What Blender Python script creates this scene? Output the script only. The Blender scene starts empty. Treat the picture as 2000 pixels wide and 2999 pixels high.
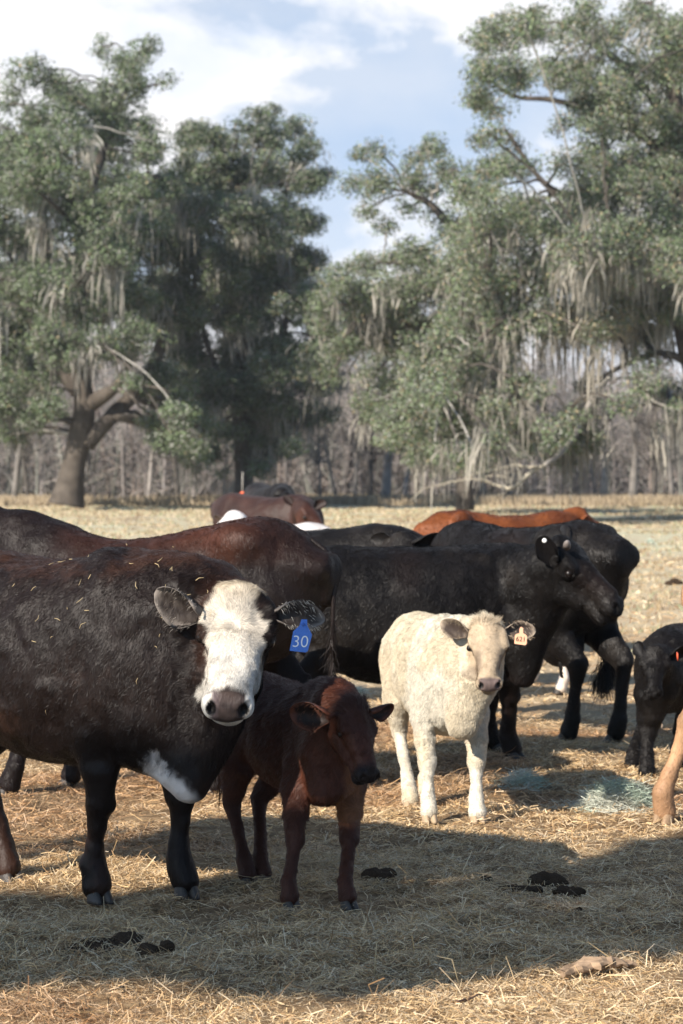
import bpy, math
import numpy as np
from mathutils import Vector, Matrix
HAZE = 0.0003
PARTIAL = ''
SC = bpy.context.scene
COL = SC.collection
# ------------------------------------------------------------------ camera
F_PX, CU, HV, CAMZ = 5553.0, 784.0, 1117.0, 1.55
cam = bpy.data.cameras.new('camera'); cam_o = bpy.data.objects.new('camera', cam); COL.objects.link(cam_o)
cam.sensor_fit = 'VERTICAL'; cam.sensor_height = 36.0; cam.sensor_width = 24.0
cam.lens = 85.0
cam_o.location = (0, 0, CAMZ)
cam_o.rotation_euler = (math.radians(90 - 0.603), 0, 0)
cam.clip_end = 3000; cam.clip_start = 0.1
cam.dof.use_dof = True; cam.dof.focus_distance = 8.9; cam.dof.aperture_fstop = 5.6
SC.camera = cam_o
# ------------------------------------------------------------------ world, sun, exposure
SUN = np.array([-1.10, -1.20, 1.0]); SUN /= np.linalg.norm(SUN)
sun_el = math.asin(SUN[2])
w = bpy.data.worlds.new('World'); SC.world = w; w.use_nodes = True
nt = w.node_tree; nt.nodes.clear()
def N(t, **k):
    n = nt.nodes.new(t)
    for a, b in k.items(): setattr(n, a, b)
    return n
out = N('ShaderNodeOutputWorld'); bg = N('ShaderNodeBackground'); sky = N('ShaderNodeTexSky')
sky.sky_type = 'NISHITA'; sky.sun_disc = False; sky.sun_elevation = sun_el
sky.sun_rotation = math.atan2(SUN[0], SUN[1])
sky.air_density = 1.0; sky.dust_density = 0.6
bg.inputs['Strength'].default_value = 0.066
tc = N('ShaderNodeTexCoord'); mp = N('ShaderNodeMapping'); mp.inputs['Scale'].default_value = (1.0, 1.0, 1.7)
mp.inputs['Location'].default_value = (0.3, 1.4, 0.2)
n1 = N('ShaderNodeTexNoise'); n1.inputs['Scale'].default_value = 5.5; n1.inputs['Detail'].default_value = 9; n1.inputs['Roughness'].default_value = 0.57
n1.inputs['Distortion'].default_value = 0.25
cr = N('ShaderNodeValToRGB'); cr.color_ramp.elements[0].position = 0.43; cr.color_ramp.elements[1].position = 0.495; cr.color_ramp.elements[0].color = (.48, .48, .48, 1)
n2 = N('ShaderNodeTexNoise'); n2.inputs['Scale'].default_value = 13; n2.inputs['Detail'].default_value = 8
cr2 = N('ShaderNodeValToRGB')
cr2.color_ramp.elements[0].position = 0.34; cr2.color_ramp.elements[0].color = (7.7, 8.3, 9.4, 1)
cr2.color_ramp.elements[1].position = 0.58; cr2.color_ramp.elements[1].color = (10.2, 10.0, 9.95, 1)
mix = N('ShaderNodeMix', data_type='RGBA'); L = nt.links.new
vadd = N('ShaderNodeVectorMath', operation='ADD'); vadd.inputs[1].default_value = (0, 0, 0.22); L(tc.outputs['Generated'], vadd.inputs[0])
vn_ = N('ShaderNodeVectorMath', operation='NORMALIZE'); L(vadd.outputs[0], vn_.inputs[0]); L(vn_.outputs[0], sky.inputs['Vector'])
sepw = N('ShaderNodeSeparateXYZ'); L(tc.outputs['Generated'], sepw.inputs[0])
mk = N('ShaderNodeMapRange'); mk.inputs['From Min'].default_value = 0.1; mk.inputs['From Max'].default_value = 0.7; L(sepw.outputs['Y'], mk.inputs['Value'])
mk2 = N('ShaderNodeMapRange'); mk2.inputs['From Min'].default_value = 0.75; mk2.inputs['From Max'].default_value = 0.35; L(sepw.outputs['Z'], mk2.inputs['Value'])
mm1 = N('ShaderNodeMath', operation='MULTIPLY'); mm2 = N('ShaderNodeMath', operation='MULTIPLY'); L(mk.outputs[0], mm1.inputs[0]); L(mk2.outputs[0], mm1.inputs[1])
L(tc.outputs['Generated'], mp.inputs['Vector']); L(mp.outputs[0], n1.inputs['Vector']); L(mp.outputs[0], n2.inputs['Vector'])
L(n1.outputs['Fac'], cr.inputs[0]); L(n2.outputs['Fac'], cr2.inputs[0])
L(cr.outputs[0], mm2.inputs[0]); L(mm1.outputs[0], mm2.inputs[1]); L(mm2.outputs[0], mix.inputs['Factor']); tint = N('ShaderNodeVectorMath', operation='MULTIPLY'); tint.inputs[1].default_value = (1.30, 1.54, 1.62); L(sky.outputs[0], tint.inputs[0]); L(tint.outputs[0], mix.inputs['A']); L(cr2.outputs[0], mix.inputs['B'])
L(mix.outputs['Result'], bg.inputs['Color']); L(bg.outputs[0], out.inputs[0])
sl = bpy.data.lights.new('sun', 'SUN'); sl.energy = 5.0; sl.angle = math.radians(0.53); sl.color = (1.0, 0.91, 0.80)
so = bpy.data.objects.new('sun', sl); COL.objects.link(so)
so.rotation_euler = Vector(tuple(SUN)).to_track_quat('Z', 'Y').to_euler(); so.location = (-20, -12, 30)
SC.view_settings.view_transform = 'Standard'; SC.view_settings.look = 'None'
SC.view_settings.exposure = 0.8; SC.view_settings.gamma = 1.0
SC.cycles.max_bounces = 5; SC.cycles.diffuse_bounces = 2; SC.cycles.transparent_max_bounces = 4

# ------------------------------------------------------------------ helpers
def ground_z(y):
    y = np.asarray(y, float)
    return np.interp(y, [-50, 20, 95, 400], [0, 0, 0.77, 0.9])
def P(u, v, Y):                      # a point seen at display pixel (u, v), Y metres away
    return np.array([(u - CU) * Y / F_PX, Y, CAMZ - (v - HV) * Y / F_PX])
def G(u, v):                         # a point on flat ground
    return P(u, v, F_PX * CAMZ / (v - HV))
def nrm(v):
    v = np.asarray(v, float); return v / (np.linalg.norm(v, axis=-1, keepdims=True) + 1e-12)
def hash3(i, j, k, seed=0):
    h = (i * 374761393 + j * 668265263 + k * 2147483647 + seed * 974711) & 0xffffffff
    h = ((h ^ (h >> 13)) * 1274126177) & 0xffffffff
    h = (h ^ (h >> 16)) & 0xffff
    return h / 65535.0
def vnoise(p, scale, seed=0):        # value noise, -1..1
    q = np.asarray(p, float) / scale
    i = np.floor(q).astype(np.int64); f = q - i; f = f * f * (3 - 2 * f)
    r = 0
    for a in (0, 1):
        for b in (0, 1):
            for c in (0, 1):
                wgt = (f[..., 0] if a else 1 - f[..., 0]) * (f[..., 1] if b else 1 - f[..., 1]) * (f[..., 2] if c else 1 - f[..., 2])
                r = r + wgt * hash3(i[..., 0] + a, i[..., 1] + b, i[..., 2] + c, seed)
    return r * 2 - 1
def sstep(a, b, x):
    t = np.clip((x - a) / (b - a), 0, 1); return t * t * (3 - 2 * t)
def tag(o, label=None, cat=None, group=None, kind=None):
    if label: o['label'] = label
    if cat: o['category'] = cat
    if group: o['group'] = group
    if kind: o['kind'] = kind
    return o
def mesh_obj(name, V, Fs, mat, parent=None, col=None, smooth=True):
    """Fs: list of int arrays (n,3)/(n,4); col: per-vertex linear RGB"""
    me = bpy.data.meshes.new(name)
    V = np.asarray(V, np.float32)
    Fs = [np.asarray(f, np.int32) for f in Fs if len(f)]
    me.vertices.add(len(V)); me.vertices.foreach_set('co', V.ravel())
    loops = np.concatenate([f.ravel() for f in Fs]); sizes = np.concatenate([np.full(len(f), f.shape[1], np.int32) for f in Fs])
    me.loops.add(len(loops)); me.loops.foreach_set('vertex_index', loops)
    me.polygons.add(len(sizes)); st = np.zeros(len(sizes), np.int32); st[1:] = np.cumsum(sizes)[:-1]
    me.polygons.foreach_set('loop_start', st)
    me.polygons.foreach_set('use_smooth', np.full(len(sizes), smooth))
    me.update(calc_edges=True)
    if col is not None:
        a = me.color_attributes.new('Col', 'FLOAT_COLOR', 'POINT')
        c = np.ones((len(V), 4), np.float32); c[:, :3] = col; a.data.foreach_set('color', c.ravel())
    o = bpy.data.objects.new(name, me)
    if mat: me.materials.append(mat)
    COL.objects.link(o)
    if parent: o.parent = parent
    return o
def empty(name, loc=(0, 0, 0)):
    o = bpy.data.objects.new(name, None); o.location = loc; COL.objects.link(o); o.empty_display_size = 0.2
    return o
def localise(root, V):
    off = np.zeros(3)
    while root is not None: off = off + np.array(root.location); root = root.parent
    return np.asarray(V) - off
def tube(path, radii, n=8, cap=True, flat=None):
    path = np.asarray(path, float); radii = np.asarray(radii, float); m = len(path)
    T = np.gradient(path, axis=0); T = nrm(T)
    up = np.array([0, 0, 1.0]) if abs(T[0][2]) < 0.9 else np.array([1.0, 0, 0])
    V = []
    s = nrm(np.cross(up, T[0]))
    for i in range(m):
        s = nrm(s - T[i] * np.dot(s, T[i])); q = np.cross(T[i], s)
        a = np.arange(n) / n * 2 * math.pi
        fx = 1.0 if flat is None else flat
        V.append(path[i] + radii[i] * (np.cos(a)[:, None] * s + fx * np.sin(a)[:, None] * q))
    V = np.concatenate(V); Fq = []
    for i in range(m - 1):
        a = np.arange(n); b = (a + 1) % n
        Fq.append(np.stack([i * n + a, i * n + b, (i + 1) * n + b, (i + 1) * n + a], 1))
    Fq = np.concatenate(Fq); Ft = np.zeros((0, 3), int)
    if cap:
        V = np.concatenate([V, path[:1], path[-1:]]); a = np.arange(n); b = (a + 1) % n
        Ft = np.concatenate([np.stack([b, a, np.full(n, m * n)], 1), np.stack([(m - 1) * n + a, (m - 1) * n + b, np.full(n, m * n + 1)], 1)])
    return V, Fq, Ft
class Acc:
    def __init__(s): s.V = []; s.Q = []; s.T = []; s.C = []; s.n = 0
    def add(s, V, Q=None, T=None, c=None):
        if Q is not None and len(Q): s.Q.append(np.asarray(Q) + s.n)
        if T is not None and len(T): s.T.append(np.asarray(T) + s.n)
        s.V.append(np.asarray(V, float)); s.n += len(V)
        if c is not None:
            c = np.asarray(c, float)
            s.C.append(np.tile(c, (len(V), 1)) if c.ndim == 1 else c)
    def build(s, name, mat, parent=None, smooth=True):
        V = np.concatenate(s.V)
        if parent is not None: V = localise(parent, V)
        return mesh_obj(name, V, [np.concatenate(x) for x in (s.Q, s.T) if x], mat, parent, np.concatenate(s.C) if s.C else None, smooth)

# ------------------------------------------------------------------ materials
def mat_new(name):
    m = bpy.data.materials.new(name); m.use_nodes = True
    return m, m.node_tree, m.node_tree.nodes['Principled BSDF']
def mat_attr(name, rough=0.6, spec=0.3, sheen=0.0, bump=0.0, bscale=120, trans=0.0, noise=0.0, nscale=8.0, stretch=(1, 1, 1)):
    m, t, b = mat_new(name)
    at = t.nodes.new('ShaderNodeAttribute'); at.attribute_name = 'Col'
    src = at.outputs['Color']
    if noise:
        tx = t.nodes.new('ShaderNodeTexNoise'); tx.inputs['Scale'].default_value = nscale; tx.inputs['Detail'].default_value = 6
        tcn = t.nodes.new('ShaderNodeTexCoord'); t.links.new(tcn.outputs['Object'], tx.inputs['Vector'])
        mr = t.nodes.new('ShaderNodeMapRange'); mr.inputs['From Min'].default_value = 0.3; mr.inputs['From Max'].default_value = 0.7
        mr.inputs['To Min'].default_value = 1 - noise; mr.inputs['To Max'].default_value = 1 + noise
        t.links.new(tx.outputs['Fac'], mr.inputs['Value'])
        mx = t.nodes.new('ShaderNodeVectorMath'); mx.operation = 'SCALE'
        t.links.new(src, mx.inputs[0]); t.links.new(mr.outputs[0], mx.inputs['Scale']); src = mx.outputs[0]
    t.links.new(src, b.inputs['Base Color'])
    b.inputs['Roughness'].default_value = rough; b.inputs['Specular IOR Level'].default_value = spec
    if sheen: b.inputs['Sheen Weight'].default_value = sheen; b.inputs['Sheen Roughness'].default_value = 0.4
    if bump:
        tx = t.nodes.new('ShaderNodeTexNoise'); tx.inputs['Scale'].default_value = bscale; tx.inputs['Detail'].default_value = 5
        mpn = t.nodes.new('ShaderNodeMapping'); mpn.inputs['Scale'].default_value = stretch
        tcn = t.nodes.new('ShaderNodeTexCoord'); t.links.new(tcn.outputs['Object'], mpn.inputs[0]); t.links.new(mpn.outputs[0], tx.inputs['Vector'])
        bp = t.nodes.new('ShaderNodeBump'); bp.inputs['Strength'].default_value = bump; bp.inputs['Distance'].default_value = 0.01
        t.links.new(tx.outputs['Fac'], bp.inputs['Height']); t.links.new(bp.outputs[0], b.inputs['Normal'])
    if trans:
        tr = t.nodes.new('ShaderNodeBsdfTranslucent'); ms = t.nodes.new('ShaderNodeMixShader'); ms.inputs[0].default_value = trans
        t.links.new(src, tr.inputs['Color']); o = t.nodes['Material Output']
        t.links.new(b.outputs[0], ms.inputs[1]); t.links.new(tr.outputs[0], ms.inputs[2]); t.links.new(ms.outputs[0], o.inputs['Surface'])
    return m
def mat_flat(name, color, rough=0.5, spec=0.5, noise=0.15, nscale=60, bump=0.0):
    m, t, b = mat_new(name)
    tx = t.nodes.new('ShaderNodeTexNoise'); tx.inputs['Scale'].default_value = nscale; tx.inputs['Detail'].default_value = 4
    r = t.nodes.new('ShaderNodeValToRGB'); c = np.array(color)
    r.color_ramp.elements[0].position = 0.3; r.color_ramp.elements[1].position = 0.7
    r.color_ramp.elements[0].color = (*(c * (1 - noise)), 1); r.color_ramp.elements[1].color = (*(c * (1 + noise)), 1)
    t.links.new(tx.outputs['Fac'], r.inputs[0]); t.links.new(r.outputs[0], b.inputs['Base Color'])
    b.inputs['Roughness'].default_value = rough; b.inputs['Specular IOR Level'].default_value = spec
    if bump:
        bp = t.nodes.new('ShaderNodeBump'); bp.inputs['Strength'].default_value = bump; bp.inputs['Distance'].default_value = 0.004
        t.links.new(tx.outputs['Fac'], bp.inputs['Height']); t.links.new(bp.outputs[0], b.inputs['Normal'])
    return m
M_HIDE = mat_attr('short_hide', 0.5, 0.18, 0.0, bump=0.5, bscale=60, noise=0.25, nscale=5, stretch=(1, 1, .45))
M_FUR = mat_attr('fur_strands', 0.5, 0.20, 0.0)
M_FURW = mat_attr('pale_fur_strands', 0.7, 0.2, 0.0, trans=0.15)
M_HOOF = mat_flat('hoof_horn', (0.05, 0.042, 0.036), 0.45, 0.4, 0.35, 25, 0.5)
M_EYE = mat_flat('wet_eye', (0.008, 0.005, 0.004), 0.34, 0.35, 0.1)
M_LEAF = mat_attr('oak_leaf', 0.55, 0.3, trans=0.22)
M_BARK = mat_attr('oak_bark', 0.9, 0.1, bump=0.8, bscale=3, noise=0.35, nscale=2.5, stretch=(3, 3, 0.7))
M_MOSS = mat_attr('hanging_moss', 0.9, 0.05, trans=0.25)
M_STRAW = mat_attr('dry_straw', 0.55, 0.3, trans=0.12)
M_DUNG = mat_flat('dark_dung', (0.050, 0.033, 0.021), 0.95, 0.05, 0.5, 40, 1.0)

# ------------------------------------------------------------------ implicit surface engine
def ell_d(k0, k1): return k0 * (k0 - 1.0) / (k1 + 1e-9)
class Seg:
    """tapered limb with elliptical sections"""
    def __init__(s, a, b, r0, r1, up=(0, 0, 1), k=0.03):
        s.a = np.asarray(a, float); s.b = np.asarray(b, float)
        r0 = (r0, r0) if np.isscalar(r0) else r0; r1 = (r1, r1) if np.isscalar(r1) else r1
        s.w0, s.h0 = r0; s.w1, s.h1 = r1; s.k = k
        s.d = s.b - s.a; s.L2 = max(np.dot(s.d, s.d), 1e-9); s.t = nrm(s.d)
        up = np.asarray(up, float)
        if abs(np.dot(nrm(up), s.t)) > 0.97: up = np.array([1.0, 0.1, 0.02])
        s.side = nrm(np.cross(up, s.t)); s.u = np.cross(s.t, s.side)
        r = max(s.w0, s.h0, s.w1, s.h1)
        s.lo = np.minimum(s.a, s.b) - r; s.hi = np.maximum(s.a, s.b) + r
    def dist(s, X, Y, Z):
        px, py, pz = X - s.a[0], Y - s.a[1], Z - s.a[2]
        t = np.clip((px * s.d[0] + py * s.d[1] + pz * s.d[2]) / s.L2, 0, 1)
        px = px - t * s.d[0]; py = py - t * s.d[1]; pz = pz - t * s.d[2]
        wd = s.w0 + (s.w1 - s.w0) * t; h = s.h0 + (s.h1 - s.h0) * t; m = np.minimum(wd, h)
        A = px * s.side[0] + py * s.side[1] + pz * s.side[2]
        B = px * s.u[0] + py * s.u[1] + pz * s.u[2]
        C = px * s.t[0] + py * s.t[1] + pz * s.t[2]
        k0 = np.sqrt((A / wd) ** 2 + (B / h) ** 2 + (C / m) ** 2); k1 = np.sqrt((A / wd ** 2) ** 2 + (B / h ** 2) ** 2 + (C / m ** 2) ** 2)
        return np.where(k0 < 1e-3, -m, ell_d(k0, k1))
class Ell:
    def __init__(s, c, R, r, k=0.02):
        """R: 3x3 rows = axes"""
        s.c = np.asarray(c, float); s.R = np.asarray(R, float); s.r = np.asarray(r, float); s.k = k
        e = np.sqrt(((s.R * s.r[:, None]) ** 2).sum(0)); s.lo = s.c - e; s.hi = s.c + e
    def dist(s, X, Y, Z):
        px, py, pz = X - s.c[0], Y - s.c[1], Z - s.c[2]
        q = [px * s.R[i, 0] + py * s.R[i, 1] + pz * s.R[i, 2] for i in range(3)]
        k0 = np.sqrt(sum((q[i] / s.r[i]) ** 2 for i in range(3))); k1 = np.sqrt(sum((q[i] / s.r[i] ** 2) ** 2 for i in range(3)))
        return np.where(k0 < 1e-3, -s.r.min(), ell_d(k0, k1))
class Loft:
    """trunk of an animal: stations (x, ztop, zbot, halfwidth) in the body frame"""
    def __init__(s, o, R, st, k=0.05, n=2.3):
        s.o = np.asarray(o, float); s.R = np.asarray(R, float); st = np.asarray(st, float); s.n = n; s.k = k
        xs = np.linspace(st[0, 0], st[-1, 0], 120); D = []
        for c in (1, 2, 3):
            y = np.interp(xs, st[:, 0], st[:, c]); ker = np.hanning(17); ker /= ker.sum()
            yp = np.pad(y, 8, mode='edge'); D.append(np.convolve(yp, ker, 'valid'))
        s.xs = xs; s.zt, s.zb, s.w = D
        C = np.array([s.o + R[0] * x + R[1] * y + R[2] * z for x in (xs[0] - .05, xs[-1] + .05) for y in (-max(s.w), max(s.w)) for z in (min(s.zb), max(s.zt))])
        s.lo = C.min(0); s.hi = C.max(0)
    def dist(s, X, Y, Z):
        px, py, pz = X - s.o[0], Y - s.o[1], Z - s.o[2]
        q = [px * s.R[i, 0] + py * s.R[i, 1] + pz * s.R[i, 2] for i in range(3)]
        x = np.clip(q[0], s.xs[0], s.xs[-1]); t = (x - s.xs[0]) / (s.xs[1] - s.xs[0]); i = np.minimum(t.astype(int), 118); f = t - i
        zt = s.zt[i] * (1 - f) + s.zt[i + 1] * f; zb = s.zb[i] * (1 - f) + s.zb[i + 1] * f; wd = s.w[i] * (1 - f) + s.w[i + 1] * f
        zc = (zt + zb) / 2; h = (zt - zb) / 2; m = np.minimum(wd, h)
        ax = (q[0] - x)
        e = (np.abs(q[1] / wd) ** s.n + np.abs((q[2] - zc) / h) ** s.n + np.abs(ax / (m * .6)) ** s.n) ** (1 / s.n)
        return (e - 1) * m * 0.8
def polygonise(prims, carves, h, noise=None, pad=0.03):
    lo = np.min([p.lo for p in prims], 0) - pad; hi = np.max([p.hi for p in prims], 0) + pad
    n = np.ceil((hi - lo) / h).astype(int) + 1
    Fd = np.full(n, 0.3, np.float32)
    ax = [lo[i] + np.arange(n[i]) * h for i in range(3)]
    def box(p, e):
        a = np.clip(np.floor((p.lo - e - lo) / h).astype(int), 0, n - 1); b = np.clip(np.ceil((p.hi + e - lo) / h).astype(int) + 1, 1, n)
        return tuple(slice(a[i], b[i]) for i in range(3))
    for p in prims:
        sl_ = box(p, p.k + 2 * h)
        g = np.meshgrid(ax[0][sl_[0]], ax[1][sl_[1]], ax[2][sl_[2]], indexing='ij', sparse=True)
        d = p.dist(*g).astype(np.float32); a = Fd[sl_]; k = p.k
        hh = np.clip(0.5 + 0.5 * (a - d) / k, 0, 1); Fd[sl_] = a + (d - a) * hh - k * hh * (1 - hh)
    for p in carves:
        sl_ = box(p, p.k + 2 * h)
        g = np.meshgrid(ax[0][sl_[0]], ax[1][sl_[1]], ax[2][sl_[2]], indexing='ij', sparse=True)
        d = -p.dist(*g).astype(np.float32); a = Fd[sl_]; k = p.k
        hh = np.clip(0.5 - 0.5 * (a - d) / k, 0, 1); Fd[sl_] = a + (d - a) * hh + k * hh * (1 - hh)
    ins = Fd < 0
    if noise:
        near = np.argwhere(np.abs(Fd) < 0.03); pts = lo + near * h
        Fd[near[:, 0], near[:, 1], near[:, 2]] += noise(pts).astype(np.float32)
        ins = Fd < 0
    c = [ins[i:n[0] - 1 + i, j:n[1] - 1 + j, k:n[2] - 1 + k] for i in (0, 1) for j in (0, 1) for k in (0, 1)]
    s_ = sum(x.astype(np.int8) for x in c); act = (s_ > 0) & (s_ < 8); cells = np.argwhere(act)
    idx = np.full(act.shape, -1, np.int64); idx[act] = np.arange(len(cells))
    pos = np.zeros((len(cells), 3)); cnt = np.zeros(len(cells))
    cor = [(i, j, k) for i in (0, 1) for j in (0, 1) for k in (0, 1)]
    val = {q: Fd[cells[:, 0] + q[0], cells[:, 1] + q[1], cells[:, 2] + q[2]].astype(float) for q in cor}
    for q in cor:
        for a in range(3):
            if q[a] == 0:
                r = list(q); r[a] = 1; r = tuple(r); va, vb = val[q], val[r]; m = (va < 0) != (vb < 0)
                t = np.where(m, va / np.where(m, va - vb, 1), 0)
                pt = np.tile(np.array(q, float), (len(cells), 1)); pt[:, a] += t
                pos[m] += pt[m]; cnt[m] += 1
    V = lo + (cells + pos / cnt[:, None]) * h
    Q = []
    for a in range(3):
        b, c2 = (a + 1) % 3, (a + 2) % 3
        s0 = [slice(None)] * 3; s1 = [slice(None)] * 3; s0[a] = slice(0, -1); s1[a] = slice(1, None)
        A, B = ins[tuple(s0)], ins[tuple(s1)]; e = np.argwhere(A != B)
        e = e[(e[:, b] > 0) & (e[:, c2] > 0) & (e[:, b] < n[b] - 1) & (e[:, c2] < n[c2] - 1)]
        inA = A[e[:, 0], e[:, 1], e[:, 2]]
        def cell(db, dc):
            r = e.copy(); r[:, b] -= db; r[:, c2] -= dc; return idx[r[:, 0], r[:, 1], r[:, 2]]
        q = np.stack([cell(1, 1), cell(0, 1), cell(0, 0), cell(1, 0)], 1)
        q[~inA] = q[~inA][:, ::-1]; Q.append(q)
    Q = np.concatenate(Q); Q = Q[(Q >= 0).all(1)]
    return V, Q
def vert_normals(V, Q):
    fn = np.cross(V[Q[:, 2]] - V[Q[:, 0]], V[Q[:, 3]] - V[Q[:, 1]]); Nn = np.zeros_like(V)
    for i in range(4): np.add.at(Nn, Q[:, i], fn)
    return nrm(Nn)

# ------------------------------------------------------------------ fur made of tapered blades
def blades(root, d, side, length, width, col, bend=None):
    """two-part tapered blades; root (n,3); d direction; bend: offset added at the tip"""
    n = len(root); length = np.asarray(length).reshape(-1, 1); width = np.asarray(width).reshape(-1, 1)
    if bend is None: bend = 0
    mid = root + d * length * 0.55; tip = root + d * length + bend
    V = np.stack([root - side * width / 2, root + side * width / 2, mid + side * width * .4, mid - side * width * .4, tip], 1).reshape(-1, 3)
    b = np.arange(n)[:, None] * 5
    return V, b + np.array([[0, 1, 2, 3]]), b + np.array([[3, 2, 4]]), np.repeat(col, 5, 0)
def grow_fur(rng, V, Q, Nn, flow, length, color, density, width=0.0016, lift=0.25, clump=0.35, keep=None, facing=True, near_eye=None):
    P0, P1, P2, P3 = (V[Q[:, i]] for i in range(4))
    area = 0.5 * np.linalg.norm(np.cross(P2 - P0, P3 - P1), axis=1); cen = (P0 + P2) / 2
    fn = nrm(Nn[Q[:, 0]] + Nn[Q[:, 2]])
    wgt = area.copy()
    if facing:                     # thinner on the side turned well away from the road
        view = nrm(cen - np.array([0, 0, CAMZ])); fc = -(fn * view).sum(1); wgt *= np.where(fc > -0.25, 1, 0.12)
    if keep is not None: wgt *= keep(cen, fn)
    n = int(wgt.sum() * density)
    if n < 5: return None
    f = np.searchsorted(np.cumsum(wgt) / wgt.sum(), rng.random(n)); f = np.minimum(f, len(Q) - 1)
    a, b = rng.random((2, n, 1)); p = (P0[f] * (1 - a) + P1[f] * a) * (1 - b) + (P3[f] * (1 - a) + P2[f] * a) * b
    nn = fn[f]; g = flow(p, nn)
    cl = np.stack([vnoise(p, 0.022, 11), vnoise(p, 0.022, 12), vnoise(p, 0.022, 13)], 1)
    g = nrm(g) + clump * cl + 0.12 * rng.standard_normal((n, 3))
    g = nrm(g - nn * (g * nn).sum(1, keepdims=True))
    d = nrm(g + nn * (lift + 0.1 * rng.standard_normal((n, 1))))
    ln = length(p) * rng.uniform(.65, 1.25, n)
    side = nrm(np.cross(d, nn)); side = nrm(side + nn * 0.35 * rng.standard_normal((n, 1)))
    c = color(p) * rng.uniform(.72, 1.3, (n, 1))
    bend = cl * ln[:, None] * 0.3 - nn * ln[:, None] * 0.06
    return blades(p - nn * 0.001, d, side, ln, np.full(n, width), c, bend)

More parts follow.
